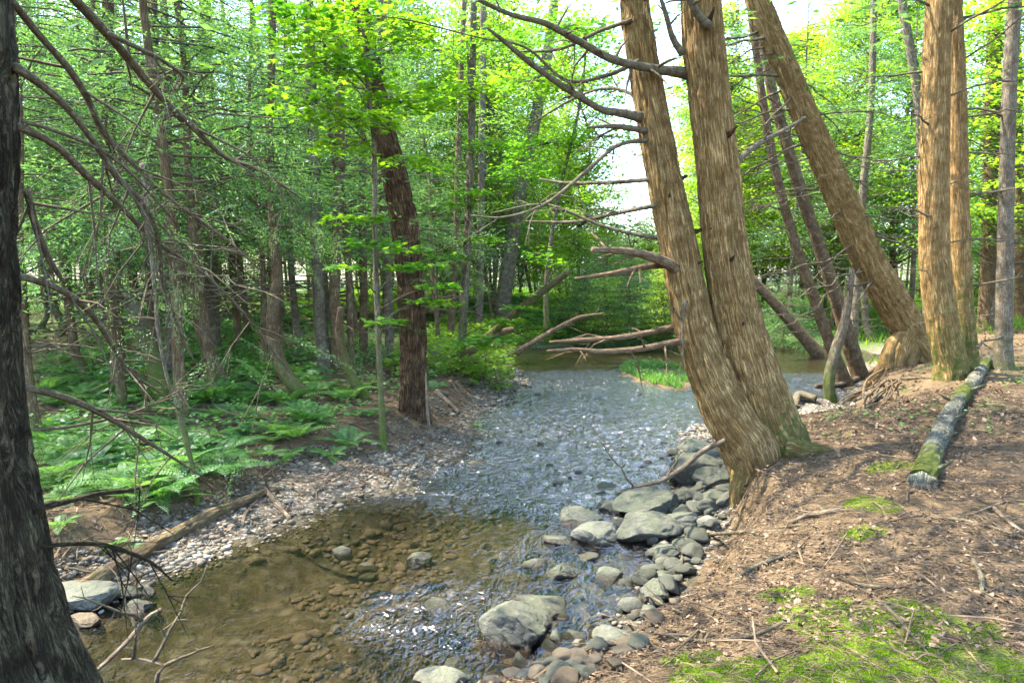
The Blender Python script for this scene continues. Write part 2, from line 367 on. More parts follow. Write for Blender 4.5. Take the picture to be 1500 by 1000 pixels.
M_LIT = m.pbsdf(lc, .85, None, .25)

# ------------------------------------------------------------------ ground and water sheets
def sinhsp(a, b, c, k, n):
    u = np.linspace(math.asinh((a-c)/k), math.asinh((b-c)/k), n); return c+k*np.sinh(u)
gx = sinhsp(-160, 160, .8, 3.2, 640); gy = sinhsp(-60, 190, 4.6, 3.0, 680)
X, Y = np.meshgrid(gx, gy); Z, w_, r_, l_, d_ = height(X, Y)
ii = np.arange(len(gy)-1)[:, None]*len(gx)+np.arange(len(gx)-1)[None]
Fg = np.stack([ii, ii+1, ii+len(gx)+1, ii+len(gx)], -1).reshape(-1, 4)
nn = fbm(xy0(X*1.3, Y*1.3), 40, 3)-.5
def near(px, py, rad, asp=1., zz=None, pts=None):
    g = G(px, py); return 1-sst(.7, 1.15, np.hypot(X-g[0], (Y-g[1])/asp)/rad+(fbm(xy0(X*5, Y*5), 48, 3)-.5)*1.1)
moss = np.zeros_like(X)
for (a, b, r0, asp) in [(1280, 920, .44, .8), (1200, 900, .26, .8), (1350, 965, .36, .8), (1110, 975, .36, .5), (1060, 990, .24, .7), (1160, 875, .16, .6), (1230, 985, .2, .5), (1285, 740, .16, 1.9), (1150, 870, .16, .5), (1300, 680, .22, .8), (1270, 780, .12, 1.), (1010, 960, .18, .6)]:
    moss = np.maximum(moss, near(a, b, r0, asp))
moss = np.maximum(moss, .33*sst(.1, .3, nn)*sst(.6, 1.5, r_))
bed = sst(-.06, .02, w_+ (Z < .0)*.05)*sst(.035, .0, Z)
bed = np.clip((w_ > -.35)*sst(.05, -.01, Z), 0, 1)
grav = sst(-.2, .15, -l_)*sst(-.15, .15, -r_)*sst(-.2, .1, -w_+.1)
grav = grav*np.clip(.35+fbm(xy0(X*1.1, Y*1.1), 45, 3)*1.1, 0, 1)
grn = sst(1.2, 3.2, l_)*(.35+.45*sst(-.1, .2, nn)); grn = np.maximum(grn, .5*(1-sst(.4, .9, d_))*(nn > -.05))
grn = np.maximum(grn, .8*sst(17, 24, Y)*sst(-3, 3, X)); grn = np.maximum(grn, .8*sst(26, 40, Y)); grn = np.maximum(grn, .42*sst(.5, 3, r_-2)*sst(7, 12, Y))
ground = mesh('ground', np.stack([X, Y, Z], -1).reshape(-1, 3), [Fg], M_GROUND, smooth=True,
     attrs={'grav': grav.ravel(), 'bed': bed.ravel(), 'moss': moss.ravel(), 'green': np.clip(grn, 0, 1).ravel()})
tag(ground, kind='structure')
wx = sinhsp(-14, 14, .6, 3.0, 520); wy = sinhsp(-8, 27, 5.0, 3.0, 620)
X2, Y2 = np.meshgrid(wx, wy)
rif = np.clip(.88*sst(4.6, 8.0, Y2+X2*.55+(fbm(xy0(X2*1.1, Y2*1.1), 66, 3)-.5)*2.2), 0, 1)
rif = rif*(1-.85*sst(15.5, 17.5, Y2)) ; rif = np.maximum(rif, .55*(1-sst(.5, 1.1, np.hypot((X2+.55)/.9, (Y2-4.6)/.7)))); rif = np.maximum(rif, .2)
q = xy0(X2, Y2); wob = fbm(q*1.7, 60, 2)[..., None]*np.array([1.5, .9, 0])
rip = (1-np.abs(2*fbm((q+wob*.35)*np.array([5.5, 3.6, 1]), 61, 3)-1))
rip2 = fbm((q+wob*.2)*np.array([14., 9, 1]), 70, 3)-.5
Z2 = rif*(.045*(rip-.6)+.035*rip2)
i2 = np.arange(len(wy)-1)[:, None]*len(wx)+np.arange(len(wx)-1)[None]
water = mesh('water', np.stack([X2, Y2, Z2], -1).reshape(-1, 3), [np.stack([i2, i2+1, i2+len(wx)+1, i2+len(wx)], -1).reshape(-1, 4)], M_WATER, smooth=True, attrs={'rif': rif.ravel()})
tag(water, kind='structure')

# ------------------------------------------------------------------ foliage builders
def quads(P, Dv, Nn, L, Wd):
    """leaf-shaped rhombi"""
    S = nrm(np.cross(Nn, Dv)); L = np.asarray(L)[..., None] if np.ndim(L) else L; Wd = np.asarray(Wd)[..., None] if np.ndim(Wd) else Wd
    M_ = P+Dv*L*.45
    V = np.stack([P, M_+S*Wd*.5, P+Dv*L, M_-S*Wd*.5], 1)
    return V.reshape(-1, 3)
def qf(n): return np.arange(n*4).reshape(-1, 4)
def spray(L, dt, ds, lL, lW, r, spread=.42, droop=.22):
    """flat conifer spray along +X: returns P, D, N of the leaflets"""
    P = []; Dd = []
    s = .08*L; sg = 1
    while s < L:
        tl = max(.05, spread*L*(1-s/L)**.75*min(1, .35+s/L*2.2))*r.uniform(.75, 1.15); an = sg*r.uniform(.75, 1.05)
        d = np.array([math.cos(an), math.sin(an), r.uniform(-.12, .08)]); o = np.array([s, 0, 0])
        k = np.arange(ds, tl, ds); k = np.append(k, tl)
        side = np.where(np.arange(len(k)) % 2 == 0, 1, -1)*.75
        side[-1] = 0
        for kk, sd in zip(k, side):
            a2 = an+sd*r.uniform(.8, 1.2); P.append(o+d*kk+r.normal(0, .006, 3)); Dd.append([math.cos(a2), math.sin(a2), r.uniform(-.35, .15)])
        s += dt*r.uniform(.7, 1.3); sg = -sg
    P = np.array(P); Dd = nrm(np.array(Dd))
    rr = np.hypot(P[:, 0], P[:, 1]); P[:, 2] -= droop*rr**2/L+np.abs(P[:, 1])*.12
    Nn = nrm(np.array([0, 0, 1.])+r.normal(0, .75, P.shape))
    return P, Dd, Nn, lL*r.uniform(.7, 1.25, len(P)), np.full(len(P), lW)
def put(sp, O, Xd, roll, scale, r=None):
    P, Dd, Nn, l, w = sp
    Xd = nrm(Xd); up = np.array([0, 0, 1.]); Yd = nrm(np.cross(up, Xd)); Zd = np.cross(Xd, Yd)
    c, s = math.cos(roll), math.sin(roll); Yr = Yd*c+Zd*s; Zr = -Yd*s+Zd*c
    M_ = np.stack([Xd, Yr, Zr]); return quads(O+(P@M_)*scale, Dd@M_, Nn@M_, l*min(scale, 1.25), w*min(scale, 1.25))
rs = np.random.default_rng(5)
SP_FAR = [spray(2., .13, .075, .14, .040, rs, .50, .3) for _ in range(6)]
SP_MID = [spray(1.5, .09, .048, .075, .017, rs, .42, .28) for _ in range(6)]
SP_NEAR = [spray(.9, .042, .022, .034, .0085, rs, .38, .25) for _ in range(6)]

def dead_branch(mb, O, Dv, L, r0, r, twigs=8, droop=.1, n=5, up=0., wob=.12):
    Dv = nrm(Dv); k = np.linspace(0, 1, 7)
    P = O+Dv*L*k[:, None]; P[:, 2] += -droop*L*k**1.5+up*L*k**2.2
    P[1:] += r.normal(0, wob*L/7, (6, 3))
    Rr = r0*(1-k)**.8+.0025
    p, q = spline(P, Rr, L/14); tube(mb, p, q, n, seed=int(r.integers(99)))
    for t in range(twigs):
        i = int(r.integers(3, len(p)-1)); side = nrm(r.normal(0, 1, 3)*np.array([1, 1, .5])+Dv*.6); l = L*r.uniform(.08, .32)*(1.1-i/len(p)*.6)
        e = p[i]+side*l; e[2] -= l*r.uniform(-.05, .3); mdp = (p[i]+e)/2+r.normal(0, l*.08, 3)
        tube(mb, np.array([p[i], mdp, e]), np.array([q[i]*.5+.001, q[i]*.35+.001, .0015]), 4, cap=False)
        if r.random() < .5:
            e2 = mdp+nrm(side+r.normal(0, .6, 3))*l*.45; tube(mb, np.array([mdp, e2]), np.array([.002+q[i]*.2, .0012]), 3, cap=False)
    return p, q

def make_conifer(H, r0, z0, nb, bl, leaf, bmat, spset, seed, dead=(0, 0), lean=(0, 0), sc0=1.):
    r = np.random.default_rng(seed); root = empty('conifer_tree', (0, 0, 0), 'x', 'tree')
    zz = np.array([-.3, 0, .4, H*.25, H*.5, H*.75, H]); k = zz/H
    P = np.stack([lean[0]*k+r.normal(0, .06, 7), lean[1]*k+r.normal(0, .06, 7), zz], -1); P[0, :2] = P[1, :2]
    Rr = r0*np.array([1.6, 1.35, 1.05, .85, .62, .36, .04])
    p, q = spline(P, Rr, .35); mb = MB(); tube(mb, p, q, 10, amp=r0*.05, f=9, seed=seed, lump=.08, moss=np.clip(.45-p[:, 2]*.35, 0, 1)); mb.build('trunk', bmat, root)
    def at(z): return np.array([np.interp(z, p[:, 2], p[:, 0]), np.interp(z, p[:, 2], p[:, 1]), z])
    V = []; mbl = MB()
    for i in range(nb):
        t = (i+r.uniform(0, 1))/nb; z = z0+(H-z0)*t**1.05
        l = bl*(1-t*.8)*r.uniform(.6, 1.15); a = r.uniform(0, 6.283); d = np.array([math.cos(a), math.sin(a), r.uniform(-.12, .28)+.25*t])
        O = at(z); sp = spset[int(r.integers(len(spset)))]; base = sp[0][:, 0].max()
        inner = .22*l
        V.append(put(sp, O+d*inner*.7, d, r.uniform(-.9, .9), l/base*.9))
        if l > 1.2:
            for sgn in (-1, 1):
                b2 = a+sgn*r.uniform(.35, .6); d2 = np.array([math.cos(b2), math.sin(b2), r.uniform(-.5, .05)])
                V.append(put(spset[int(r.integers(len(spset)))], O+d*l*r.uniform(.2, .4), d2, r.uniform(-1., 1.), l/base*r.uniform(.5, .7)))
        e = O+d*l*.8; e[2] -= .1*l; tube(mbl, np.array([O, O+d*l*.4, e]), np.array([r0*.13+.004, .008+r0*.04, .003]), 4, cap=False)
    V = np.vstack(V); mesh('crown', V, [qf(len(V)//4)], leaf, root)
    for i in range(dead[0]):
        z = r.uniform(1.0, dead[1]); a = r.uniform(0, 6.283); dead_branch(mbl, at(z), np.array([math.cos(a), math.sin(a), r.uniform(-.2, .25)]), r.uniform(.6, 2.), .013, r, 5, .15, 4)
    mbl.build('limbs', B_TWIG, root)
    return root
def make_decid(H, r0, z0, ncl, rad, leaf, bmat, seed, lL=.11, per=110):
    r = np.random.default_rng(seed); root = empty('broadleaf_tree', (0, 0, 0), 'x', 'tree')
    zz = np.array([-.3, 0, .5, H*.3, H*.6, H*.92]); P = np.stack([r.normal(0, .14, 6)*zz/3, r.normal(0, .14, 6)*zz/3, zz], -1)
    p, q = spline(P, r0*np.array([1.5, 1.25, 1, .8, .5, .08]), .35); mb = MB(); tube(mb, p, q, 9, amp=r0*.04, f=8, seed=seed, lump=.07, moss=np.clip(.4-p[:, 2]*.3, 0, 1)); mb.build('trunk', bmat, root)
    mbl = MB(); PP = []
    for i in range(ncl):
        t = r.random()**.8; z = z0+(H-z0)*t; prof = rad*math.sin(math.pi*min(1, .22+.8*t))**.6
        a = r.uniform(0, 6.283); rr = prof*math.sqrt(r.uniform(.05, 1)); c = np.array([rr*math.cos(a), rr*math.sin(a), z])
        b = np.array([np.interp(z-rr*.5, p[:, 2], p[:, 0]), np.interp(z-rr*.5, p[:, 2], p[:, 1]), max(1, z-rr*.5)])
        tube(mbl, np.array([b, (b+c)/2+np.array([0, 0, .1]), c]), np.array([.02+r0*.08, .012, .004]), 4, cap=False)
        n = int(per*r.uniform(.5, 1.3)); s = r.uniform(.35, .8)
        pt = c+r.normal(0, 1, (n, 3))*np.array([s, s, s*.12]); PP.append(pt)
    PP = np.vstack(PP); n = len(PP); a = r.uniform(0, 6.283, n)
    Dd = nrm(np.stack([np.cos(a), np.sin(a), r.uniform(-.6, .2, n)], -1)); Nn = nrm(np.array([0, 0, 1.])+r.normal(0, .4, (n, 3)))
    V = quads(PP, Dd, Nn, lL*r.uniform(.6, 1.3, n), lL*.75*r.uniform(.7, 1.2, n)); mesh('crown', V, [qf(n)], leaf, root)
    mbl.build('limbs', B_TWIG, root)
    return root

# ------------------------------------------------------------------ hero tree helpers (picture path at a depth -> real place and size)
def path(pts, dep0, dep1=None, wscale=1.):
    """pts: (px, py, width px); returns world points and radii, depth running dep0..dep1"""
    dep1 = dep0 if dep1 is None else dep1; n = len(pts); out = []; rad = []
    L = np.concatenate([[0], np.cumsum([math.hypot(pts[i+1][0]-pts[i][0], pts[i+1][1]-pts[i][1]) for i in range(n-1)])]); L /= L[-1]
    for (x, y, w), t in zip(pts, L):
        dd = dep0+(dep1-dep0)*t; out.append(D(x, y, dd)); rad.append(w*.5*pxm(dd)*wscale)
    return np.array(out), np.array(rad)
def extend(P, Rr, ztop, rtop):
    d = nrm(P[-1]-P[-2]); d = nrm(d+np.array([0, 0, .35])); k = (ztop-P[-1][2])/max(d[2], .2)
    P = np.vstack([P, P[-1]+d*k*.5, P[-1]+d*k]); return P, np.append(Rr, [(Rr[-1]+rtop)/2, rtop])
def high_crown(root, top, H0, nb, bl, leaf, seed, spset=None, base=None):
    """foliage that closes the part of a tree above the picture"""
    r = np.random.default_rng(seed); V = []; spset = spset or SP_FAR; p, q = top
    for i in range(nb):
        t = r.random(); z = H0+(p[-1, 2]-H0)*t; O = np.array([np.interp(z, p[:, 2], p[:, 0]), np.interp(z, p[:, 2], p[:, 1]), z])
        a = r.uniform(0, 6.283); d = np.array([math.cos(a), math.sin(a), r.uniform(-.15, .25)]); l = bl*(1-.7*t)*r.uniform(.6, 1.1)
        V.append(put(spset[int(r.integers(6))], O+d*.2*l, d, r.uniform(-.4, .4), l/2.))
    V = np.vstack(V)-np.array(root.location); return mesh('crown', V, [qf(len(V)//4)], leaf, root)
def hero_trunk(root, pts, dep0, dep1, mat, name='trunk', sides=64, step=.03, amp=.012, f=8, ztop=11., seed=0, moss=None, lump=.05, flare=0., sink=.35, stretch=5., below=True, cap=False):
    P, Rr = path(pts, dep0, dep1)
    if below:
        b = P[0].copy(); d = nrm(P[0]-P[1]); b = P[0]+d*sink; P = np.vstack([b, P]); Rr = np.append(Rr[0]*1.05, Rr)
    if ztop: P, Rr = extend(P, Rr, ztop, .03)
    p, q = spline(P, Rr, step)
    cut = p[:, 2] < 9
    if ztop:      # thin the rings far above the picture
        keep = cut | (np.arange(len(p)) % 6 == 0); keep[-1] = True; p, q = p[keep], q[keep]
    mo = moss(p) if callable(moss) else (moss or 0.)
    mb = MB(); tube(mb, p-np.array(root.location), q, sides, amp, f, stretch, seed, True, mo, lump, flare)
    mb.build(name, mat, root); return p, q
def px_branch(root, pts, dep0, dep1, mat=None, seed=0, twigs=0, name='branch', n=7, tl=.35, leaf=None, spn=0, sps=.6, down=.2):
    r = np.random.default_rng(seed+1000); P, Rr = path(pts, dep0, dep1); Rr = Rr*1.15
    p, q = spline(P, Rr, .05); loc = np.array(root.location); mb = MB(); tube(mb, p-loc, q, n, amp=0, seed=seed, lump=.12, moss=.12)
    tips = []
    for t in range(twigs):
        i = int(r.integers(len(p)//5, len(p)-1)); T = nrm(p[min(i+1, len(p)-1)]-p[i-1])
        s = nrm(r.normal(0, 1, 3)+T*.7+np.array([0, 0, -down])); l = tl*r.uniform(.35, 1.2)
        a = p[i]; b = a+s*l*.5+r.normal(0, .03, 3)*l; c = a+s*l+np.array([0, 0, -.15*l]); tube(mb, np.array([a, b, c])-loc, np.array([q[i]*.4+.001, q[i]*.25+.001, .0012]), 4, cap=False)
        tips.append((b, s)); tips.append((c, s))
        for u in range(2):
            e = b+nrm(s+r.normal(0, .7, 3))*l*.5; tube(mb, np.array([b, e])-loc, np.array([.0025, .001]), 3, cap=False); tips.append((e, s))
    o = mb.build(name, mat or B_TWIG, root)
    if leaf and tips:
        V = []
        for t in range(spn):
            c, s = tips[int(r.integers(len(tips)))]; V.append(put(SP_NEAR[int(r.integers(6))], c-loc, nrm(np.array([s[0], s[1], s[2]*.3-.15])), r.uniform(-.4, .4), sps*r.uniform(.6, 1.3)))
        V = np.vstack(V); mesh('foliage', V, [qf(len(V)//4)], leaf, o)
    return p, q
def side_twigs(root, p, q, zs, dirs, seed, L=(.6, 1.8), mat=None, r0=.014, tw=7, droop=.12, up=0., name='branch'):
    r = np.random.default_rng(seed); loc = np.array(root.location)
    for z, d in zip(zs, dirs):
        i = int(np.argmin(np.abs(p[:, 2]-z))); mb = MB(); d = np.array(d, float)+r.normal(0, .12, 3)
        dead_branch(mb, p[i]-loc+nrm(d)*q[i]*.6, d, r.uniform(*L), r0*r.uniform(.6, 1.4), r, tw, droop, 6, up); mb.build(name, mat or B_TWIG, root)

# ================================================================== HERO TREES
# twin-stemmed cedar leaning over the stream
g = G(1125, 672); DT = g[1]
t1 = empty('cedar_tree', g, 'big twin-stemmed brown cedar with mossy foot leaning on the stream bank', 'tree')
mossR = lambda p: np.clip(.75-(p[:, 2]-g[2])*.9, 0, 1)
pa, qa = hero_trunk(t1, [(1120, 712, 84), (1100, 655, 88), (1066, 600, 76), (1038, 540, 66), (1016, 475, 58), (996, 370, 54), (973, 260, 50), (952, 150, 46), (934, 40, 42), (928, -10, 41)], DT-.02, DT+.15, B_CEDAR, sides=190, step=.018, amp=.016, f=22, seed=3, moss=lambda p: np.clip(.22-(p[:, 2]-g[2])*.2, 0, 1), lump=.07, stretch=9)
pb, qb = hero_trunk(t1, [(1148, 700, 100), (1136, 650, 98), (1112, 580, 86), (1082, 475, 70), (1063, 370, 63), (1050, 240, 59), (1037, 120, 56), (1026, 0, 54)], DT+.12, DT-.1, B_CEDAR, sides=210, step=.018, amp=.017, f=22, seed=13, moss=lambda p: np.clip(.55-(p[:, 2]-g[2])*.45, 0, 1), lump=.06, flare=.22, stretch=9)
for i, (pts, w) in enumerate([([(1150, 655, 52), (1175, 648, 34), (1200, 646, 18), (1220, 652, 6)], .42), ([(1095, 680, 44), (1085, 710, 34), (1080, 750, 20), (1070, 790, 8)], .35), ([(1140, 680, 50), (1165, 690, 28), (1185, 705, 9)], .6), ([(1110, 690, 46), (1115, 720, 26), (1105, 748, 8)], .3)]):
    P, Rr = path(pts, DT-.1, DT-.25); P[:, 2] = np.minimum(P[:, 2], [hz(a[0], a[1])+b*.5+.12*(k == 0) for k, (a, b) in enumerate(zip(P, Rr))])
    p, q = spline(P, Rr, .03); mb = MB(); tube(mb, p-g, q, 28, .008, 14, 5, i, True, w); mb.build('root', B_CEDAR, t1)
for i, (pts, d0, d1, tw) in enumerate([
    ([(938, 172, 13), (905, 165, 10), (880, 160, 9), (830, 130, 8), (780, 95, 7), (740, 62, 6), (712, 40, 3)], DT, DT-.9, 5),
    ([(1010, 108, 16), (960, 101, 11), (900, 88, 10), (850, 62, 9), (800, 35, 8), (750, 22, 6), (700, 0, 5)], DT, DT-1.2, 10),
    ([(1000, 402, 18), (975, 384, 14), (940, 372, 11), (905, 367, 9), (868, 366, 8)], DT, DT-.6, 3),
    ([(985, 388, 9), (950, 390, 8), (900, 400, 7), (843, 408, 3)], DT, DT-.4, 2),
    ([(1012, 498, 12), (980, 503, 9), (930, 512, 8), (880, 515, 7), (840, 512, 5), (802, 514, 3)], DT, DT-.7, 5),
    ([(990, 478, 9), (950, 487, 8), (900, 495, 7), (850, 498, 6), (805, 501, 3)], DT+.1, DT-.2, 4),
    ([(948, 192, 8), (900, 185, 6), (860, 187, 3)], DT, DT-.2, 2),
    ([(950, 205, 7), (905, 213, 5), (860, 250, 5), (800, 298, 4), (740, 318, 3), (690, 316, 2)], DT, DT-.6, 8),
    ([(965, 300, 6), (900, 313, 5), (840, 325, 4), (770, 324, 2)], DT, DT+.9, 8),
    ([(965, 262, 6), (900, 267, 5), (830, 268, 4), (790, 262, 2)], DT, DT+1.0, 6),
    ([(935, 90, 7), (890, 110, 5), (830, 118, 4), (770, 70, 3), (700, 55, 2), (600, 30, 2), (540, 22, 1)], DT, DT-.8, 8),
    ([(925, 30, 6), (880, 45, 5), (820, 72, 4), (750, 76, 2)], DT, DT+.7, 8),
    ([(1075, 242, 9), (1105, 215, 7), (1150, 190, 5), (1180, 172, 3)], DT, DT+.8, 5),
    ([(1005, 440, 6), (1000, 470, 4), (1001, 540, 2)], DT-.3, DT-.35, 4),
    ([(1040, 40, 12), (1018, 15, 10), (1000, -30, 8)], DT-.3, DT-.4, 2),
    ([(1000, 80, 10), (985, 55, 8), (975, 20, 6), (962, -20, 4)], DT-.2, DT-.4, 2),
    ([(985, 350, 6), (940, 345, 5), (880, 330, 4), (800, 300, 3), (720, 312, 2)], DT+.1, DT+.4, 9),
    ([(950, 150, 6), (900, 130, 4), (850, 140, 3), (780, 180, 2)], DT+.1, DT+1.2, 8)]):
    px_branch(t1, pts, d0, d1, B_BROWN if i in (2, 3, 4, 5) else B_TWIG, i, tw, tl=.4, n=8)
r = np.random.default_rng(77); mb = MB()
for (p, q) in ((pa, qa), (pb, qb)):      # broken branch stubs and knots on both stems
    for k in range(11):
        z = r.uniform(1.6, 6); i = int(np.argmin(np.abs(p[:, 2]-z))); a = r.uniform(-2.9, .3); d = np.array([math.cos(a), math.sin(a), r.uniform(-.1, .4)])
        o = p[i]+d*q[i]*.75-g; l = r.uniform(.05, .16)
        st_ = MB(); tube(st_, np.array([o, o+d*l*.6, o+d*l+[0, 0, .02]]), np.array([.035, .018, .011])*r.uniform(.6, 1.1), 9, .003, 20); st_.build('branch_stub', B_DARK, t1)
high_crown(t1, (pb, qb), 6.0, 130, 4.1, L_CED, 4)  # crown above the view, spread wider to shade the right bank

# near trunk at the left edge
t2 = empty('hemlock_tree', (-1.72, 2.02, hz(-1.72, 2.02)), 'dark furrowed hemlock filling the left edge with long bare branches sweeping right', 'tree')
l2 = np.array(t2.location)
P = np.array([[-1.72, 2.05, .3], [-1.74, 2.05, .8], [-1.761, 2.05, 1.1], [-1.78, 2.05, 1.33], [-1.79, 2.05, 1.55], [-1.80, 2.05, 2.0], [-1.78, 2.05, 2.6], [-1.75, 2.05, 3.2], [-1.75, 2.08, 6], [-1.8, 2.1, 11]])
Rr = np.array([.54, .42, .345, .31, .285, .26, .258, .255, .2, .05])
p, q = spline(P, Rr, .012); keep = (p[:, 2] < 4) | (np.arange(len(p)) % 12 == 0); p, q = p[keep], q[keep]
mb = MB(); tube(mb, p-l2, q, 300, .022, 17, 7, 5, True, .15, .05); mb.build('trunk', B_NEAR, t2)
high_crown(t2, (p, q), 5.6, 105, 4.7, L_HEM, 9)  # unseen upper crown, enlarged to throw dappled shade to the right
for i, (pts, d0, d1, tw, sp) in enumerate([
    ([(8, -10, 9), (60, 55, 9), (100, 100, 9), (130, 148, 8), (152, 195, 8), (200, 245, 6), (250, 292, 5), (330, 350, 4), (380, 395, 2)], 2.3, 3.6, 14, 5),
    ([(95, -15, 12), (150, 42, 12), (198, 98, 10), (238, 145, 9), (282, 186, 8), (330, 230, 6), (382, 250, 4), (440, 290, 2)], 2.4, 4.2, 14, 8),
    ([(160, 50, 6), (205, 72, 6), (240, 90, 5), (268, 112, 4), (262, 128, 3)], 2.6, 3.4, 6, 3),
    ([(20, 97, 12), (60, 124, 11), (98, 158, 9), (140, 212, 8), (172, 260, 8), (205, 292, 7), (228, 335, 6), (234, 370, 6), (240, 420, 5), (262, 480, 4), (285, 530, 2)], 2.15, 3.5, 16, 4),
    ([(26, 185, 11), (80, 212, 10), (130, 260, 9), (170, 296, 7), (218, 345, 6), (240, 362, 5), (300, 402, 4), (360, 462, 3), (420, 540, 2)], 2.15, 3.9, 16, 4),
    ([(34, 178, 5), (90, 195, 5), (150, 222, 4), (200, 262, 3), (260, 330, 2)], 2.15, 3.2, 6, 2),
    ([(34, 405, 9), (90, 425, 9), (132, 458, 8), (166, 508, 6), (190, 545, 5), (235, 575, 3), (262, 600, 2)], 2.1, 3.3, 10, 0),
    ([(42, 568, 9), (95, 582, 9), (150, 606, 8), (205, 640, 6), (250, 668, 4), (300, 700, 2)], 2.1, 3.2, 8, 0),
    ([(50, 630, 4), (120, 622, 4), (190, 605, 3), (262, 578, 2)], 2.1, 3.2, 4, 0),
    ([(56, 745, 8), (95, 735, 8), (150, 722, 7), (190, 718, 6), (218, 710, 3)], 2.1, 2.9, 2, 0),
    ([(60, 800, 6), (110, 796, 6), (150, 797, 6), (205, 815, 5), (228, 828, 4), (252, 850, 2)], 2.1, 2.8, 7, 0),
    ([(40, 280, 9), (52, 330, 9), (72, 380, 8), (95, 415, 4)], 2.25, 2.6, 6, 0)]):
    px_branch(t2, pts, d0, d1, B_NEAR if i in (9, 10) else B_TWIG, i+40, tw, tl=.42, leaf=L_HEM if sp else None, spn=sp*2, sps=.42, down=.5)

# dark furrowed trunk on the left bank, mid-distance
g = G(607, 606); dd = g[1]
t3 = empty('hemlock_tree', g, 'dark red-brown deeply furrowed trunk standing on the far gravel bank', 'tree')
p, q = hero_trunk(t3, [(607, 612, 47), (606, 590, 43), (606, 540, 40), (603, 450, 38), (596, 350, 39), (577, 250, 36), (557, 165, 30), (545, 100, 26), (525, 0, 22)], dd, dd, B_DARK, sides=120, step=.03, amp=.03, f=13, seed=31, lump=.08, flare=.1, stretch=7)
side_twigs(t3, p, q, [1.3, 1.6, 1.9, 2.3, 2.6, 3.0, 3.3, 3.7, 4.2, 4.6, 5.0, 5.4], [(1, -.4, 0), (-1, -.3, 0), (1, -.6, .1), (.6, -1, 0), (-1, -.5, .1), (1, .2, .1), (-1, -.2, .2), (.8, -.7, .1), (-.8, -.4, .1), (1, 0, .2), (-1, 0, .2), (1, -.5, .1)], 5, (.5, 1.3), r0=.011)
V = []; r = np.random.default_rng(8)
for k in range(26):
    z = r.uniform(1.2, 5.5); i = int(np.argmin(np.abs(p[:, 2]-z))); a = r.uniform(-3.1, 0); d = np.array([math.cos(a), math.sin(a), .1])
    V.append(put(SP_NEAR[k % 6], p[i]+d*(q[i]+.1)-g, d, r.uniform(-.4, .4), r.uniform(.4, .8)))
V = np.vstack(V); mesh('foliage', V, [qf(len(V)//4)], L_CED, t3)
high_crown(t3, (p, q), 6.5, 40, 2.2, L_HEM, 12)

# leaning cedar on the right bank
g = G(1345, 528); dd = g[1]
t4 = empty('cedar_tree', g, 'brown cedar leaning far to the left from a root mound on the right bank', 'tree')
p, q = hero_trunk(t4, [(1356, 522, 70), (1336, 490, 52), (1312, 450, 48), (1276, 388, 46), (1226, 275, 41), (1186, 185, 37), (1146, 90, 34), (1110, 0, 32)], dd, dd-.3, B_CEDAR, sides=110, step=.035, amp=.025, f=13, seed=44, lump=.07, flare=.15, stretch=6, moss=lambda p: np.clip(.15-(p[:, 2]-1)*.1, 0, 1))
for i, pts in enumerate([[(1332, 480, 34), (1318, 520, 28), (1315, 548, 18), (1330, 560, 8)], [(1345, 500, 44), (1368, 520, 30), (1375, 545, 10)], [(1330, 500, 40), (1332, 535, 26), (1345, 556, 8)], [(1330, 478, 20), (1304, 512, 18), (1302, 548, 12), (1292, 570, 6)], [(1350, 490, 36), (1395, 505, 16), (1410, 515, 5)], [(1310, 500, 22), (1285, 548, 13), (1262, 572, 8), (1240, 590, 4)]]):
    P, Rr = path(pts, dd-.1, dd-.5); p_, q_ = spline(P, Rr, .04); mb = MB(); tube(mb, p_-g, q_, 18, .01, 12, 5, i, True, .25); mb.build('root', B_CEDAR, t4)
r = np.random.default_rng(21)
for k in range(15):
    a = G(r.uniform(1255, 1320), r.uniform(548, 585)); b = G(r.uniform(1185, 1290), r.uniform(598, 650)); a[2] += r.uniform(.0, .12); b[2] = max(b[2], 0)+.01
    mdp = (a+b)/2+r.normal(0, .16, 3)*[1, .6, .5]; mdp[2] = max(mdp[2], hz(mdp[0], mdp[1])+.03); w = r.uniform(.006, .024)
    p_, q_ = spline(np.array([a, mdp, b]), np.array([w, w*.8, w*.4]), .04); mb = MB(); tube(mb, p_-g, q_, 10, .002, 20, 5, k, True, .1, .15); mb.build('root', B_BROWN if k % 3 else B_TWIG, t4)
zz = np.linspace(2.2, 6.8, 34); r = np.random.default_rng(3)
side_twigs(t4, p, q, zz, [(-1 if r.random() < .75 else .9, r.uniform(-.8, .5), r.uniform(-.45, .1)) for _ in zz], 15, (.9, 2.4), r0=.02, tw=10, droop=.15)
high_crown(t4, (p, q), 7.5, 45, 2.4, L_CED, 17)
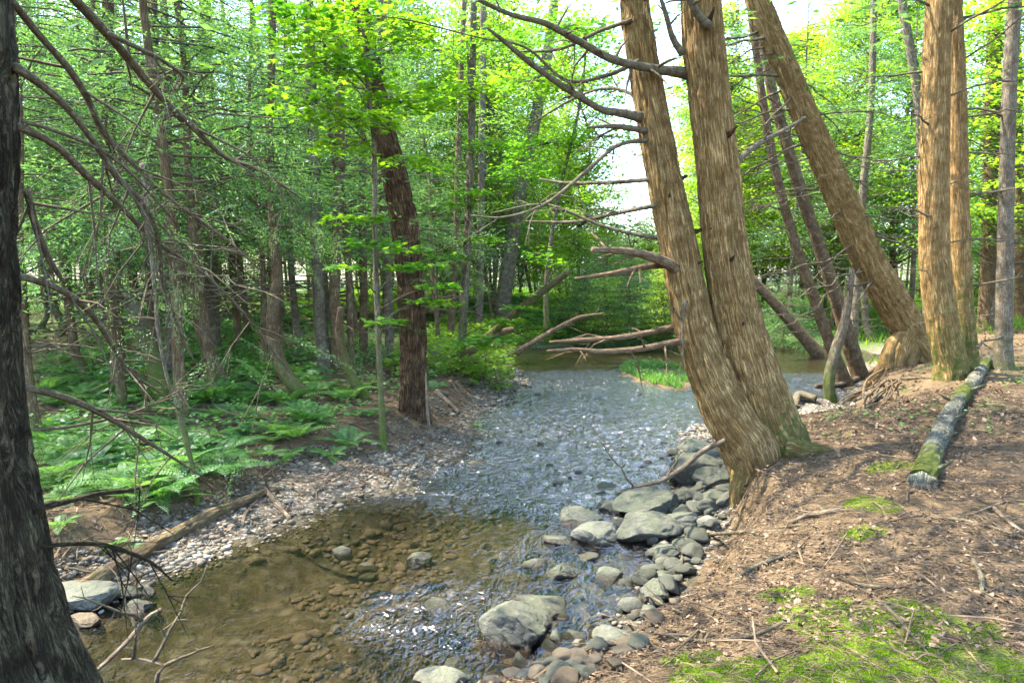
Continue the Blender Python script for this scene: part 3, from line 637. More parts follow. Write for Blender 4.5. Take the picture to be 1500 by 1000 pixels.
# right-hand pair
g = G(1392, 553); dd = g[1]
t5 = empty('cedar_tree', g, 'twin-stemmed straight cedar beside the far end of the mossy log', 'tree')
p, q = hero_trunk(t5, [(1394, 560, 50), (1392, 530, 46), (1382, 480, 43), (1370, 390, 41), (1368, 300, 39), (1369, 200, 37), (1371, 100, 35), (1376, 0, 33)], dd, dd, B_CEDAR, sides=90, step=.04, amp=.012, f=12, seed=51, moss=lambda p: np.clip(.45-(p[:, 2]-g[2])*.12, 0, 1), flare=.2)
side_twigs(t5, p, q, np.linspace(2.4, 6, 10), [(-1, -.5, .2), (1, -.6, .3), (-.8, -.8, .1), (.9, .3, .3), (-1, .2, .2), (-.8, -.5, .3), (1, -.3, .3), (-1, 0, 0), (.7, -.7, .4), (-1, -.3, .3)], 25, (.6, 1.9), r0=.013)
p, q = hero_trunk(t5, [(1417, 550, 34), (1414, 500, 30), (1408, 400, 27), (1405, 250, 24), (1402, 100, 21), (1398, 0, 20)], dd+.25, dd+.3, B_CEDAR, sides=70, step=.045, amp=.01, f=12, seed=55, moss=lambda p: np.clip(.5-(p[:, 2]-g[2])*.12, 0, 1), flare=.15)
side_twigs(t5, p, q, np.linspace(2.2, 6, 7), [(1, -.5, .2), (1, -.2, .3), (.8, -.8, .5), (.9, .3, .3), (1, .2, .2), (.8, -.5, .7), (1, -.3, .3)], 26, (.6, 1.7), r0=.012)
high_crown(t5, (p, q), 7.5, 40, 2.2, L_CED, 27)
# slim trees behind and beside
def slim(gx_, pts, dep_off, mat, label, seed, moss=.2, tw=8, name='cedar_tree', L=(.5, 1.5), ztop=11, crown=30, leaf=None, amp=.008, sides=40, zr=(1.4, 5.5), z=None, group=None, r0=.011):
    g = G(*gx_) if z is None else U(gx_[0], gx_[1], z); dd = g[1]+dep_off
    t = empty(name, g, label, 'tree', group)
    p, q = hero_trunk(t, pts, dd, dd, mat, sides=sides, step=.05, amp=amp, f=14, seed=seed, ztop=ztop, moss=lambda p: np.clip(moss+.25-(p[:, 2]-g[2])*.25, 0, 1), flare=.15, lump=.07)
    r = np.random.default_rng(seed); zs = np.linspace(zr[0], zr[1], tw)
    if tw: side_twigs(t, p, q, zs, [(r.choice([-1, 1]), r.uniform(-.8, .6), r.uniform(-.1, .3)) for _ in zs], seed+1, L, r0=r0, tw=6)
    if crown: high_crown(t, (p, q), max(ztop*.5, p[:, 2].max()*.5), crown, 2.0, leaf or L_CED, seed+2)
    return t, p, q
slim((1473, 540), [(1471, 545, 28), (1470, 510, 23), (1472, 400, 21), (1475, 250, 19), (1480, 100, 18), (1487, 0, 17)], 0, B_GREY, 'slim grey trunk standing just right of the mossy log far end', 60, .15, 12, r0=.016, L=(.5, 1.6))
slim((1446, 478), [(1446, 482, 30), (1446, 460, 24), (1450, 350, 22), (1453, 200, 21), (1458, 0, 18)], 0, B_BROWN, 'dark brown trunk behind the twin cedar and the slim grey trunk', 61, .1, 8)
slim((1497, 470), [(1497, 475, 20), (1496, 380, 17), (1490, 250, 16), (1488, 100, 15), (1480, 0, 13)], 0, B_BROWN, 'brown trunk cut by the right edge of the photo', 62, 0., 6)
slim((1360, 495), [(1362, 500, 17), (1358, 400, 15), (1352, 300, 14), (1346, 150, 13), (1320, 0, 11)], 0, B_GREY, 'narrow grey trunk just behind the leaning cedar base', 63, 0., 8)
slim((1262, 556), [(1264, 560, 26), (1250, 520, 23), (1226, 440, 20), (1200, 360, 18), (1176, 290, 17), (1152, 210, 16), (1126, 110, 14), (1105, 0, 13)], 0, B_BROWN, 'thicker of two dark trunks leaning left behind the big leaning cedar', 64, 0., 30, L=(.9, 2.2), zr=(1.2, 6))
slim((1242, 568), [(1243, 572, 22), (1222, 520, 18), (1190, 430, 15), (1166, 360, 14), (1146, 290, 13), (1126, 200, 12), (1108, 80, 10), (1098, 0, 9)], .3, B_BROWN, 'thinner dark leaning trunk between the twin cedar and leaning cedar', 65, 0., 26, L=(.9, 2.2), zr=(1.2, 6))
slim((1218, 585), [(1218, 592, 18), (1214, 560, 16), (1222, 520, 15), (1236, 475, 13), (1244, 430, 11), (1248, 395, 8)], -.2, B_GREY, 'short curved broken stem rising from the right bank roots', 66, .3, 2, ztop=None, crown=0, L=(.2, .4), zr=(1.0, 1.8), r0=.006)
slim((1195, 512), [(1197, 516, 19), (1170, 485, 17), (1140, 450, 16), (1105, 412, 13), (1080, 380, 9)], .3, B_BROWN, 'dark trunk slanting low over the side pool behind the twin cedar', 67, 0., 8, ztop=None, crown=0, L=(.6, 1.4), zr=(1., 2.6), z=.2)
slim((1255, 500), [(1250, 505, 12), (1256, 400, 11), (1264, 280, 10), (1276, 150, 9), (1280, 0, 8)], 0, B_GREY, 'thin pale grey trunk rising beyond the side pool', 68, 0., 9, z=.4)
# left bank
slim((452, 583), [(452, 586, 24), (438, 572, 22), (420, 550, 21), (406, 520, 20), (399, 480, 18), (401, 440, 17), (406, 410, 15), (402, 360, 13), (399, 320, 12), (396, 200, 10), (400, 0, 9)], 0, B_BROWN, 'curved J-shaped brown trunk rising out of the ferns', 70, .25, 7, amp=.006)
slim((328, 567), [(330, 570, 21), (318, 545, 19), (305, 510, 18), (286, 455, 17), (270, 400, 15), (255, 330, 13), (235, 200, 11), (225, 0, 9)], 0, B_BROWN, 'dark brown trunk leaning left among the ferns', 71, .15, 7, amp=.006)
slim((243, 590), [(246, 596, 28), (232, 555, 24), (218, 510, 23), (203, 472, 22), (192, 440, 18), (188, 425, 12)], 0, B_GREY, 'pale green lichened broken trunk leaning left above the ferns', 72, .4, 0, ztop=None, crown=0)
slim((290, 738), [(291, 742, 9), (283, 690, 8), (272, 640, 8), (258, 590, 7), (243, 545, 7), (233, 490, 6), (226, 420, 5)], 0, B_GREY, 'thin mossy sapling stem at the lower left shore', 73, .35, 8, name='sapling', ztop=3.4, crown=0, L=(.2, .6), zr=(.9, 2.4), r0=.004)
slim((176, 572), [(176, 576, 26), (174, 540, 22), (170, 480, 20), (166, 400, 19), (160, 200, 17), (158, 0, 15)], 0, B_BROWN, 'stout brown trunk behind the near branches at far left', 74, .1, 8)
slim((249, 545), [(250, 548, 15), (249, 480, 13), (247, 400, 12), (246, 200, 11), (240, 0, 10)], 0, B_GREY, 'narrow grey trunk behind the lichened broken trunk', 75, 0., 8)
slim((312, 515), [(313, 518, 24), (311, 460, 20), (309, 400, 20), (307, 300, 19), (302, 150, 18), (300, 0, 16)], 0, B_GREY, 'straight pale grey trunk behind the dark trunk leaning left', 76, 0., 8)
slim((478, 548), [(478, 552, 23), (472, 500, 20), (468, 440, 19), (464, 350, 18), (458, 200, 16), (452, 0, 14)], 0, B_GREY, 'straight grey trunk, left one of a close pair left of the furrowed trunk', 77, .05, 8)
slim((497, 552), [(497, 556, 20), (494, 500, 17), (490, 440, 16), (492, 380, 15), (497, 250, 14), (498, 0, 12)], .3, B_BROWN, 'brown trunk, right one of a close pair left of the furrowed trunk', 78, .1, 8)
slim((533, 580), [(535, 584, 18), (520, 560, 15), (505, 525, 14), (497, 490, 12), (500, 450, 10)], -.1, B_BROWN, 'short slanting brown trunk with mossy foot left of the sapling', 79, .3, 2, ztop=None, crown=0, L=(.3, .5), zr=(.8, 1.6), r0=.006)
slim((571, 530), [(571, 533, 16), (570, 490, 13), (568, 400, 12), (560, 250, 11), (556, 0, 10)], 0, B_GREY, 'narrow grey trunk just behind the sapling', 80, 0., 7)
slim((676, 545), [(676, 548, 15), (677, 500, 13), (680, 430, 13), (686, 330, 12), (690, 200, 11), (694, 0, 9)], 0, B_GREY, 'pale lichen-spotted trunk beside the fallen logs on the left bank', 81, .3, 9)
slim((660, 505), [(660, 508, 11), (663, 440, 10), (668, 350, 9), (672, 200, 8), (680, 0, 7)], 0, B_BROWN, 'thin dark trunk behind the lichen-spotted trunk', 82, 0., 7)
slim((740, 480), [(736, 484, 26), (738, 440, 23), (746, 380, 22), (757, 310, 20), (775, 220, 18), (800, 90, 15), (812, 0, 13)], 0, B_GREY, 'pale trunk leaning right at the far bend of the stream', 83, .1, 12)
slim((700, 490), [(700, 493, 13), (702, 440, 12), (704, 350, 11), (706, 200, 10), (708, 0, 9)], 0, B_GREY, 'slim grey trunk left of the pale leaning trunk', 84, 0., 8)
slim((532, 518), [(532, 520, 13), (533, 440, 12), (531, 300, 11), (533, 0, 9)], 0, B_BROWN, 'brown pole between the close pair and the furrowed trunk', 85, 0., 8)

# ------------------------------------------------------------------ maple saplings with tiers of bright lobed leaves
ML = np.array([[0, 0], [.12, .10], [.42, -.02], [.36, .22], [.60, .42], [.34, .46], [.30, .66], [.14, .58], [0, 1.0],
               [-.14, .58], [-.30, .66], [-.34, .46], [-.60, .42], [-.36, .22], [-.42, -.02], [-.12, .10]])
MF = np.array([[0, 1, 3], [1, 2, 3], [3, 4, 5], [5, 6, 7], [3, 5, 7], [0, 3, 7], [0, 7, 9], [7, 8, 9], [0, 9, 13], [9, 11, 13], [9, 10, 11], [11, 12, 13], [13, 14, 15], [13, 15, 0]])
def maple(P, a, size, r):
    n = len(P); Nn = nrm(np.array([0, 0, 1.])+r.normal(0, .22, (n, 3))); Dd = np.stack([np.cos(a), np.sin(a), r.uniform(-.35, .05, n)], -1)
    Dd = nrm(Dd-Nn*(Dd*Nn).sum(1)[:, None]); S = np.cross(Nn, Dd)
    V = P[:, None]+size[:, None, None]*(ML[None, :, 1:2]*Dd[:, None]+ML[None, :, 0:1]*S[:, None]-(np.abs(ML[None, :, 0:1])**2*.35)*Nn[:, None])
    F = (MF[None]+np.arange(n)[:, None, None]*16).reshape(-1, 3); return V.reshape(-1, 3), F
def maple_tree(gp, stem, label, tiers, seed, dep=None):
    r = np.random.default_rng(seed); g = G(*gp); dd = g[1] if dep is None else dep
    t = empty('maple_sapling', g, label, 'sapling'); P, Rr = path(stem, dd); P = np.vstack([P[0]-[0, 0, .2], P]); Rr = np.append(Rr[0], Rr)
    p, q = spline(P, Rr, .06); mb = MB(); tube(mb, p-g, q, 14, .0015, 30, seed=seed, lump=.12, moss=np.clip(.55-(p[:, 2]-g[2])*.15, 0, 1)); mb.build('trunk', B_GREY, t)
    for (x, y, w, hpx, dz) in tiers:
        c = D(x, y, dd+dz); rad = w*.5*pxm(dd+dz); br = MB(); i = int(np.argmin(np.abs(p[:, 2]-(c[2]-.25-rad*.3)))); b = p[i]
        tube(br, spline(np.array([b, (b+c)/2+[0, 0, .05], c]), np.array([.012, .007, .003]), .08)[0]-g, np.linspace(.011, .003, len(spline(np.array([b, (b+c)/2+[0, 0, .05], c]), np.array([.012, .007, .003]), .08)[0])), 5)
        nn_ = max(14, int(620*rad*rad+50*rad)); a = r.uniform(0, 6.283, nn_); rr = rad*np.sqrt(r.random(nn_))
        th = max(hpx*.5*pxm(dd)-rad*.1, .02)
        Q = c+np.stack([rr*np.cos(a), rr*np.sin(a)*.8, r.normal(0, .55, nn_)*th-.12*rr**2], -1)
        for k in range(max(3, nn_//8)):
            e = Q[int(r.integers(nn_))]; tube(br, np.array([c, (c+e)/2+[0, 0, .03], e])-g, np.array([.004, .003, .0012]), 4, cap=False)
        ob = br.build('branch', B_TWIG, t)
        V, F = maple(Q-g, a+r.normal(0, .6, nn_), r.uniform(.07, .13, nn_), r); mesh('foliage', V, [F], L_MAP, ob)
    return t
maple_tree((562, 658), [(562, 658, 11), (559, 600, 9), (556, 530, 9), (553, 470, 8), (551, 400, 8), (549, 330, 7), (549, 250, 7), (545, 180, 6), (535, 90, 5), (528, -20, 4)],
    'slim maple sapling with tiers of bright yellow-green leaves before the furrowed trunk',
    [(470, 62, 130, 60, -.5), (545, 28, 170, 60, .1), (600, 55, 80, 50, .2), (460, 150, 120, 55, -.6), (520, 175, 130, 35, -.4), (590, 150, 130, 30, .2), (640, 128, 70, 30, .3), (500, 215, 90, 30, -.3), (505, 320, 0+60, 14, -.2),
     (545, 322, 60, 12, -.4), (548, 356, 78, 22, -.4), (505, 392, 55, 14, -.5), (595, 392, 66, 14, -.2), (625, 388, 60, 16, .2), (640, 418, 60, 16, .3), (618, 440, 60, 12, 0), (600, 365, 70, 20, .1), (565, 470, 60, 12, -.3), (430, 20, 110, 50, -.5), (500, 105, 150, 50, -.2), (590, 235, 80, 20, .2)], 301)
maple_tree((668, 545), [(672, 548, 8), (676, 480, 7), (684, 400, 6), (690, 300, 5), (688, 150, 4), (684, 60, 3)], 'slim maple with leaf tiers right of the furrowed trunk by the fallen logs',
    [(690, 130, 80, 40, -.3), (648, 150, 70, 30, -.3), (690, 282, 60, 16, -.4), (712, 212, 70, 24, -.2), (663, 300, 60, 18, -.3), (640, 245, 60, 20, -.2), (700, 350, 60, 14, 0), (660, 375, 60, 14, -.2), (720, 495, 90, 18, -.5), (690, 505, 70, 18, -.7), (760, 450, 50, 10, -.3), (740, 470, 60, 16, -.2), (655, 445, 50, 12, -.4), (775, 430, 40, 10, 0), (730, 60, 110, 40, .3), (640, 75, 90, 40, 0)], 302)
maple_tree((790, 470), [(800, 470, 8), (800, 420, 7), (806, 360, 6), (820, 280, 5), (850, 150, 4), (860, 50, 3)], 'maple sapling leaning over the far bend with a single drooping leafy spray',
    [(790, 372, 46, 22, -1), (812, 385, 40, 18, -1), (880, 340, 60, 24, 0), (905, 330, 50, 30, 0), (850, 250, 90, 50, 0), (800, 210, 120, 50, 0), (880, 200, 120, 60, 0), (850, 120, 130, 60, 0), (780, 120, 120, 60, 0), (830, 40, 150, 60, 0), (890, 280, 100, 40, 1), (760, 250, 90, 40, 1), (820, 310, 80, 30, 1)], 303, dep=17.)

# ------------------------------------------------------------------ background forest: one of each kind, then copies
protos = [
    make_conifer(12, .09, 2.5, 95, 2.4, L_HEM, B_BROWN, SP_FAR, 101, (8, 2.5)),
    make_conifer(14, .10, 3.4, 90, 2.4, L_HEM, B_GREY, SP_FAR, 102, (16, 4)),
    make_conifer(13, .075, 4.6, 55, 1.8, L_CED, B_GREY, SP_FAR, 103, (26, 6.5), (.5, .3)),
    make_conifer(13, .07, 4.0, 60, 1.9, L_CED, B_BROWN, SP_FAR, 104, (24, 5.5), (-.6, .2)),
    make_conifer(6.5, .05, .9, 75, 1.6, L_HEM, B_BROWN, SP_MID, 105),
    make_conifer(7.5, .05, 2.0, 75, 2.0, L_HEM, B_BROWN, SP_MID, 106, (5, 1.5)),
    make_decid(13, .09, 2.6, 190, 2.9, L_DEC, B_GREY, 111, .13),
    make_decid(15, .10, 3.4, 190, 3.1, L_DEC, B_BROWN, 112, .13),
    make_decid(6, .04, 1.0, 90, 1.6, L_DEC, B_GREY, 113, .10, 90),
    make_conifer(3.2, .05, .2, 110, 2.3, L_HEM, B_BROWN, SP_FAR, 114),
]
used = [False]*len(protos); placed = []
def plant(kind, x, y, label, group, s=1., rz=None):
    o = protos[kind] if not used[kind] else copy_tree(protos[kind]); used[kind] = True
    o.location = (x, y, hz(x, y)-.02); o.rotation_euler = (rng.normal(0, .03), rng.normal(0, .03), rng.uniform(0, 6.28) if rz is None else rz); o.scale = (s, s, s)
    tag(o, label, 'tree', group); placed.append((x, y)); return o
def scatter(n, xr, yr, kinds, pr, mind, label, group, smin=.8, smax=1.2, test=None):
    xs = rng.uniform(*xr, n*14); ys = rng.uniform(*yr, n*14); _, w, r, l, d = height(xs, ys); c = 0
    for x, y, ww, rr, ll in zip(xs, ys, w, r, l):
        if c >= n: break
        if ww > -1.0 or (test and not test(x, y)): continue
        if any((x-a)**2+(y-b)**2 < mind**2 for a, b in placed): continue
        plant(int(rng.choice(kinds, p=pr)), float(x), float(y), label, group, rng.uniform(smin, smax)); c += 1
# young evergreens hanging over the left bank
for (px_, dep, k, s) in [(-220, 6.5, 5, .9), (40, 8.0, 5, 1.), (170, 10, 5, 1.15), (110, 12.5, 0, .9), (290, 12.5, 5, 1.2), (385, 13.5, 5, 1.25), (240, 15.5, 1, 1.), (30, 11, 5, 1.3), (470, 15.5, 5, 1.3), (345, 16.5, 0, 1.), (430, 18, 1, 1.), (150, 17, 1, 1.1), (-60, 13, 2, 1.), (520, 20, 3, 1.), (600, 21, 1, 1.), (640, 18, 5, 1.2), (-30, 9.5, 5, 1.2), (560, 24, 0, 1.1), (300, 20, 0, 1.1), (80, 21, 1, 1.1), (200, 23, 0, 1.2), (400, 24, 0, 1.1)]:
    q_ = D(px_, 400, dep); plant(k, q_[0], q_[1], 'feathery evergreen standing over the ferns of the left bank', 'evergreens over the left bank', s)
scatter(88, (-34, 0), (15, 46), [0, 1, 2, 3, 6, 7], [.14, .14, .30, .26, .08, .08], 1.25, 'slender conifer pole in the crowded wood across the stream', 'crowded trees of the left wood', .75, 1.15, lambda x, y: x < y*.02-1)
scatter(11, (-14, -2.5), (9, 17), [5, 5], [.5, .5], 1.2, 'feathery evergreen standing over the ferns of the left bank', 'evergreens over the left bank', 1.3, 1.8)
scatter(12, (-30, -5.5), (-2, 16), [1, 2, 3], [.3, .4, .3], 2.3, 'conifer left of view, added at the edge of the wood to dapple the sun', 'added conifers out of view on the left', .9, 1.2, lambda x, y: x < -.86*y-1.5)  # trees added outside the view to break the sun into dapples
# end of the stream
for (x, y, k, s) in [(3.9, 22.6, 9, .8), (2.6, 23.8, 9, .7), (5.3, 23.4, 9, 1.), (3.4, 25.5, 9, 1.1), (7.0, 23.2, 9, .8), (4.6, 26.5, 9, 1.3), (8.8, 22, 9, .7), (3.1, 22.2, 8, .42), (4.9, 21.8, 8, .45), (1.6, 24, 8, .5), (6.3, 21.5, 8, .4)]:  # the small broadleaf bushes are added to brighten the dark evergreens
    plant(k, x, y, 'low bush drooping over the far end of the water, blue-green evergreen with added leafy ones', 'low evergreens at the far bend', s)
scatter(40, (-3, 16), (25, 60), [6, 7, 8, 5, 3], [.4, .25, .15, .1, .1], 2.4, 'sunlit yellow-green tree beyond the far bend', 'sunlit trees beyond the bend', .75, 1.1, lambda x, y: not ((.12 < x/y < .29 and y < 62) or (-.02 < x/y <= .12 and y < 36)))
scatter(46, (-5, 14), (25, 50), [8, 4, 8], [.45, .1, .45], 1.5, 'low sunlit leafy tree closing the end of the stream', 'low trees at the end of the stream', .55, .85, lambda x, y: -.1 < x/y < .30)
scatter(8, (1, 11), (34, 50), [6, 8, 6], [.4, .4, .2], 2.2, 'thin airy leafy tree in the bright gap above the stream', 'airy trees in the bright gap', .8, 1.2, lambda x, y: .10 < x/y < .27)
scatter(6, (-7, 0), (26, 38), [6, 7], [.5, .5], 1.8, 'sunlit airy leafy tree above the left side of the bend', 'leafy trees left of the bend', .9, 1.25, lambda x, y: -.22 < x/y < -.02)
scatter(9, (6, 22), (20, 40), [6, 1, 0], [.3, .35, .35], 1.8, 'tall tree filling the gap behind the leaning cedar', 'trees behind the leaning cedar', .9, 1.3, lambda x, y: .3 < x/y < .62)
scatter(30, (-45, -4), (34, 54), [5, 4, 8], [.5, .2, .3], 1.6, 'bushy tree at the back of the wood across the stream', 'back of the left wood', .9, 1.3)
scatter(46, (-26, 1), (18, 46), [8, 4, 5], [.4, .35, .25], 1.3, 'young understory tree in the wood across the stream', 'understory of the left wood', .5, 1.0)
scatter(50, (5, 45), (20, 50), [8, 4, 5], [.6, .2, .2], 1.6, 'bushy young tree in the open wood to the right', 'understory of the right wood', .5, .9)
scatter(78, (6, 48), (14, 58), [0, 1, 2, 3, 6, 7, 8], [.18, .20, .18, .18, .14, .10, .02], 1.9, 'slender tree in the open wood beyond the right bank', 'trees of the right wood', .75, 1.2, lambda x, y: x > .28*y+1.2)
scatter(10, (9, 22), (3, 14), [2, 3], [.5, .5], 2.5, 'tall conifer on the flat right of the mossy log', 'conifers right of the log', .9, 1.2, lambda x, y: x > .8*y+1.5)
scatter(90, (-75, 85), (58, 95), [0, 1, 6, 7], [.3, .3, .2, .2], 2.5, 'distant tree closing the view through the wood', 'distant trees', 1., 1.5, lambda x, y: not .05 < x/y < .27)

# ------------------------------------------------------------------ fallen wood
def log(name, label, pts, d0, d1, mat, n=40, amp=.006, moss=.6, seed=0, cat='log', hollow=False, ground_it=None, twigs=0, lump=.15, group=None):
    P, Rr = path(pts, d0, d1)
    if ground_it is not None:
        for i in range(len(P)): P[i, 2] = max(P[i, 2], -.02); P[i, 2] = hz(P[i, 0], P[i, 1])+Rr[i]*ground_it
    t = empty(name, P[0], label, cat, group); p, q = spline(P, Rr, .03); mb = MB(); tube(mb, p-P[0], q, n, amp, 14, 4, seed, True, moss, lump)
    r = np.random.default_rng(seed)
    mb.build('stem', mat, t)
    for k in range(twigs):
        i = int(r.integers(len(p)//5, len(p)-1)); b = MB(); dead_branch(b, p[i]-P[0], nrm(r.normal(0, 1, 3)+[0, 0, .8]), r.uniform(.2, .8), .01, r, 4); b.build('branch', B_TWIG, t)
    return t
gl_ = [G(1352, 712), G(1372, 655), G(1402, 600), G(1428, 560), G(1448, 530)]
P = np.array(gl_); Rr = np.array([.088, .084, .08, .08, .07]); P[:, 2] += Rr*.8; P[:, 0] += np.array([0, .0, -.01, .01, 0])
P = np.vstack([P[0]+(P[0]-P[1])*.12, P]); Rr = np.append(.092, Rr)
t = empty('fallen_log', P[0], 'moss and lichen covered fallen log lying on the right bank', 'log')
p, q = spline(P, Rr, .025); mb = MB(); tube(mb, p-P[0], q, 90, .012, 10, 3, 4, False, np.clip(.25+.35*np.sin(np.arange(len(p))*.045+1.), 0, .6), .32)
# hollow broken near end
T = nrm(P[0]-P[1]); tube(mb, np.array([p[0]+T*.002, p[0]+T*.02, p[0]+T*.004, p[0]-T*.16])-P[0], np.array([q[0]*1., q[0]*.8, q[0]*.6, q[0]*.35]), 80, .016, 12, 3, 4, False, .1, .22)
mb.build('stem', B_LOG, t)
r = np.random.default_rng(4)
for k in range(5):
    i = 10+k*38 if 10+k*38 < len(p) else -5; b = MB(); d = nrm(np.array([r.choice([-1, 1]), r.uniform(-.3, .3), .5])); tube(b, np.array([p[i], p[i]+d*.16, p[i]+d*.24])-P[0], np.array([.022, .014, .008]), 10, .003, 20, moss=.4); b.build('branch_stub', B_LOG, t)
log('leaning_log', 'dark fallen trunk slanting up over the left bank with broken top', [(688, 513, 14), (705, 503, 13), (735, 475, 12), (775, 442, 12), (832, 398, 10)], 15., 13.5, B_BROWN, seed=3, moss=.4, twigs=3)
log('leaning_log', 'forked dark log lying low over the left bank near the stream bend', [(680, 520, 12), (700, 508, 12), (728, 490, 11), (752, 482, 8)], 14.3, 14.8, B_BROWN, seed=5, moss=.3, twigs=2)
log('leaning_log', 'thin dark log arching from the far left shore into the low evergreen', [(754, 519, 9), (778, 503, 8), (815, 482, 8), (850, 465, 6), (882, 460, 4)], 18.5, 21, B_BROWN, seed=6, moss=.2, twigs=6)
log('driftwood_log', 'long weathered log lying along the lower left shore', [(80, 862, 26), (130, 838, 27), (190, 812, 24), (250, 780, 22), (300, 745, 22), (345, 712, 17), (385, 672, 11), (408, 655, 7)], 4.6, 7.0, B_BROWN, 44, .01, .3, 7, ground_it=.6, twigs=6)
log('driftwood_log', 'short pale broken branch on the left gravel', [(388, 692, 9), (404, 708, 9), (424, 726, 6)], 6.9, 6.4, B_DEAD, 16, .003, 0, 8, ground_it=.8, cat='branch')
log('fallen_branch', 'pale curved stick standing on the left gravel', [(366, 738, 5), (358, 755, 6), (354, 776, 4)], 6.5, 6.1, B_DEAD, 10, .001, 0, 9, ground_it=.9, cat='branch')
log('fallen_branch', 'pale branch leaning into the water at the bottom left', [(130, 992, 5), (165, 960, 7), (190, 935, 7), (215, 905, 7), (236, 893, 8)], 3.7, 4.2, B_DEAD, 12, .002, 0, 10, ground_it=None, cat='branch', twigs=2)
log('fallen_branch', 'forked pale twig at the bottom edge of the water', [(228, 1005, 8), (232, 985, 7), (240, 975, 6), (205, 965, 4), (178, 965, 3)], 3.65, 3.7, B_DEAD, 10, .001, 0, 11, cat='branch', twigs=3)
log('fallen_branch', 'broken branch hanging from the bank over the water beside the cobbles', [(1062, 645, 7), (1030, 660, 8), (1000, 685, 8), (965, 705, 7), (925, 713, 4)], DT-.2, DT+.4, B_DEAD, 12, .001, .2, 12, cat='branch', twigs=2)
log('fallen_branch', 'dark forked limb on the pebbles of the far left shore', [(655, 555, 7), (640, 548, 8), (655, 562, 8), (672, 582, 6)], 11.8, 11.2, B_DEAD, 10, .001, .1, 13, cat='branch', ground_it=.9)
log('fallen_branch', 'thin dead stem standing beside the furrowed trunk', [(632, 640, 4), (627, 610, 5), (625, 570, 4), (624, 545, 3)], 9.2, 9.6, B_DEAD, 8, .001, 0, 14, cat='branch')
bank_sticks = [([(1235, 848, 4), (1262, 862, 7), (1300, 864, 5), (1315, 864, 3)], 'dark stick above the bright moss patch'), ([(1268, 868, 4), (1310, 905, 6), (1335, 935, 5), (1360, 962, 3)], 'thin stick lying across the bright moss patch'),
    ([(1200, 888, 3), (1150, 915, 6), (1100, 935, 6), (1030, 943, 5), (960, 930, 3)], 'long curved stick left of the bright moss'), ([(1168, 812, 4), (1130, 825, 7), (1095, 840, 7), (1082, 846, 4)], 'dark stick on the slope above the moss'),
    ([(1160, 768, 5), (1185, 760, 9), (1215, 755, 9), (1235, 748, 5)], 'pale yellowish broken branch in mid slope'), ([(1425, 825, 6), (1437, 850, 8), (1438, 876, 6)], 'short stick pointing down at the right'),
    ([(1360, 760, 3), (1400, 765, 6), (1450, 775, 5), (1500, 790, 4)], 'long thin stick at the right edge'), ([(1370, 762, 3), (1420, 758, 4), (1460, 742, 4), (1492, 733, 2)], 'forked twig right of the log'),
    ([(1455, 748, 6), (1480, 770, 6), (1510, 790, 5)], 'pale barked stick at the right edge'), ([(990, 790, 4), (1040, 786, 6), (1090, 783, 5), (1185, 770, 3)], 'long dark twig at the bank edge over the cobbles'),
    ([(1010, 800, 4), (1000, 815, 5), (998, 850, 4)], 'dark root hanging down the bank face'), ([(985, 960, 3), (1020, 930, 4), (1045, 900, 4), (1062, 872, 2)], 'crossing twig on the lower slope'),
    ([(1195, 575, 6), (1240, 565, 8), (1280, 545, 9), (1305, 528, 8)], 'pale log propped under the leaning cedar'), ([(1195, 590, 11), (1170, 585, 13), (1165, 600, 8)], 'dark bowed snag in the side pool'),
    ([(1290, 560, 4), (1340, 556, 4), (1385, 556, 3)], 'thin pale stick before the twin cedar'), ([(950, 875, 4), (985, 895, 4), (1010, 905, 3)], 'thin twig dangling at the bank foot'),
    ([(880, 905, 3), (920, 915, 4), (960, 930, 5), (1010, 935, 4)], 'pale twig over the bank toe'), ([(800, 985, 8), (850, 960, 10), (900, 948, 8), (960, 955, 4)], 'brown root along the foot of the bank')]
for i, (pts, lb) in enumerate(bank_sticks):
    d = [G(a, b)[1] for a, b, _ in pts]; P = np.array([G(a, b) for a, b, _ in pts]); Rr = np.array([w*.5*pxm(e) for (_, _, w), e in zip(pts, d)]); P[:, 2] = np.maximum(P[:, 2], 0)+Rr*.9+.006
    t = empty('stick', P[0], lb+(' on brown litter' if len(lb.split()) < 4 else ''), 'stick'); p, q = spline(P, Rr, .03); mb = MB(); tube(mb, p-P[0], q, 9, 0, seed=i, lump=.2, moss=.1)
    r = np.random.default_rng(i)
    for k in range(4):
        j = int(r.integers(2, len(p)-1)); s = nrm(r.normal(0, 1, 3)*[1, 1, .25]+[0, 0, .15]); tube(mb, np.array([p[j], p[j]+s*.08, p[j]+s*r.uniform(.12, .25)])-P[0], np.array([q[j]*.5, q[j]*.35, .001]), 4, cap=False)
    mb.build('stem', B_DEAD if i in (4, 8, 12, 16) else B_TWIG, t)

# ------------------------------------------------------------------ rocks
import bmesh
def ico(sub):
    b = bmesh.new(); bmesh.ops.create_icosphere(b, subdivisions=sub, radius=1); b.verts.ensure_lookup_table()
    V = np.array([v.co[:] for v in b.verts]); F = np.array([[v.index for v in f.verts] for f in b.faces]); b.free(); return V, F
ICO = {k: ico(k) for k in (1, 2, 3, 5)}
def rock_shape(sub, seed, planes=13, rough=.10, cut=.62):
    V, F = ICO[sub]; r = np.random.default_rng(seed); P = V.copy()
    for k in range(planes):
        n = nrm(r.normal(0, 1, 3)); c = r.uniform(cut, .95); d = P@n-c; P = P-np.where(d > 0, d*.97, 0)[:, None]*n
    P = P*(1+rough*(fbm(V*1.3+seed, seed, 3)-.5)[:, None]*2); 
    if sub >= 3: P = P+V*((fbm(V*6+seed, seed+1, 4)-.5)*.08-.05*sst(.88, 1., 1-np.abs(2*fbm(V*1.7+seed*.3, seed+4, 2)-1)))[:, None]
    return P, F
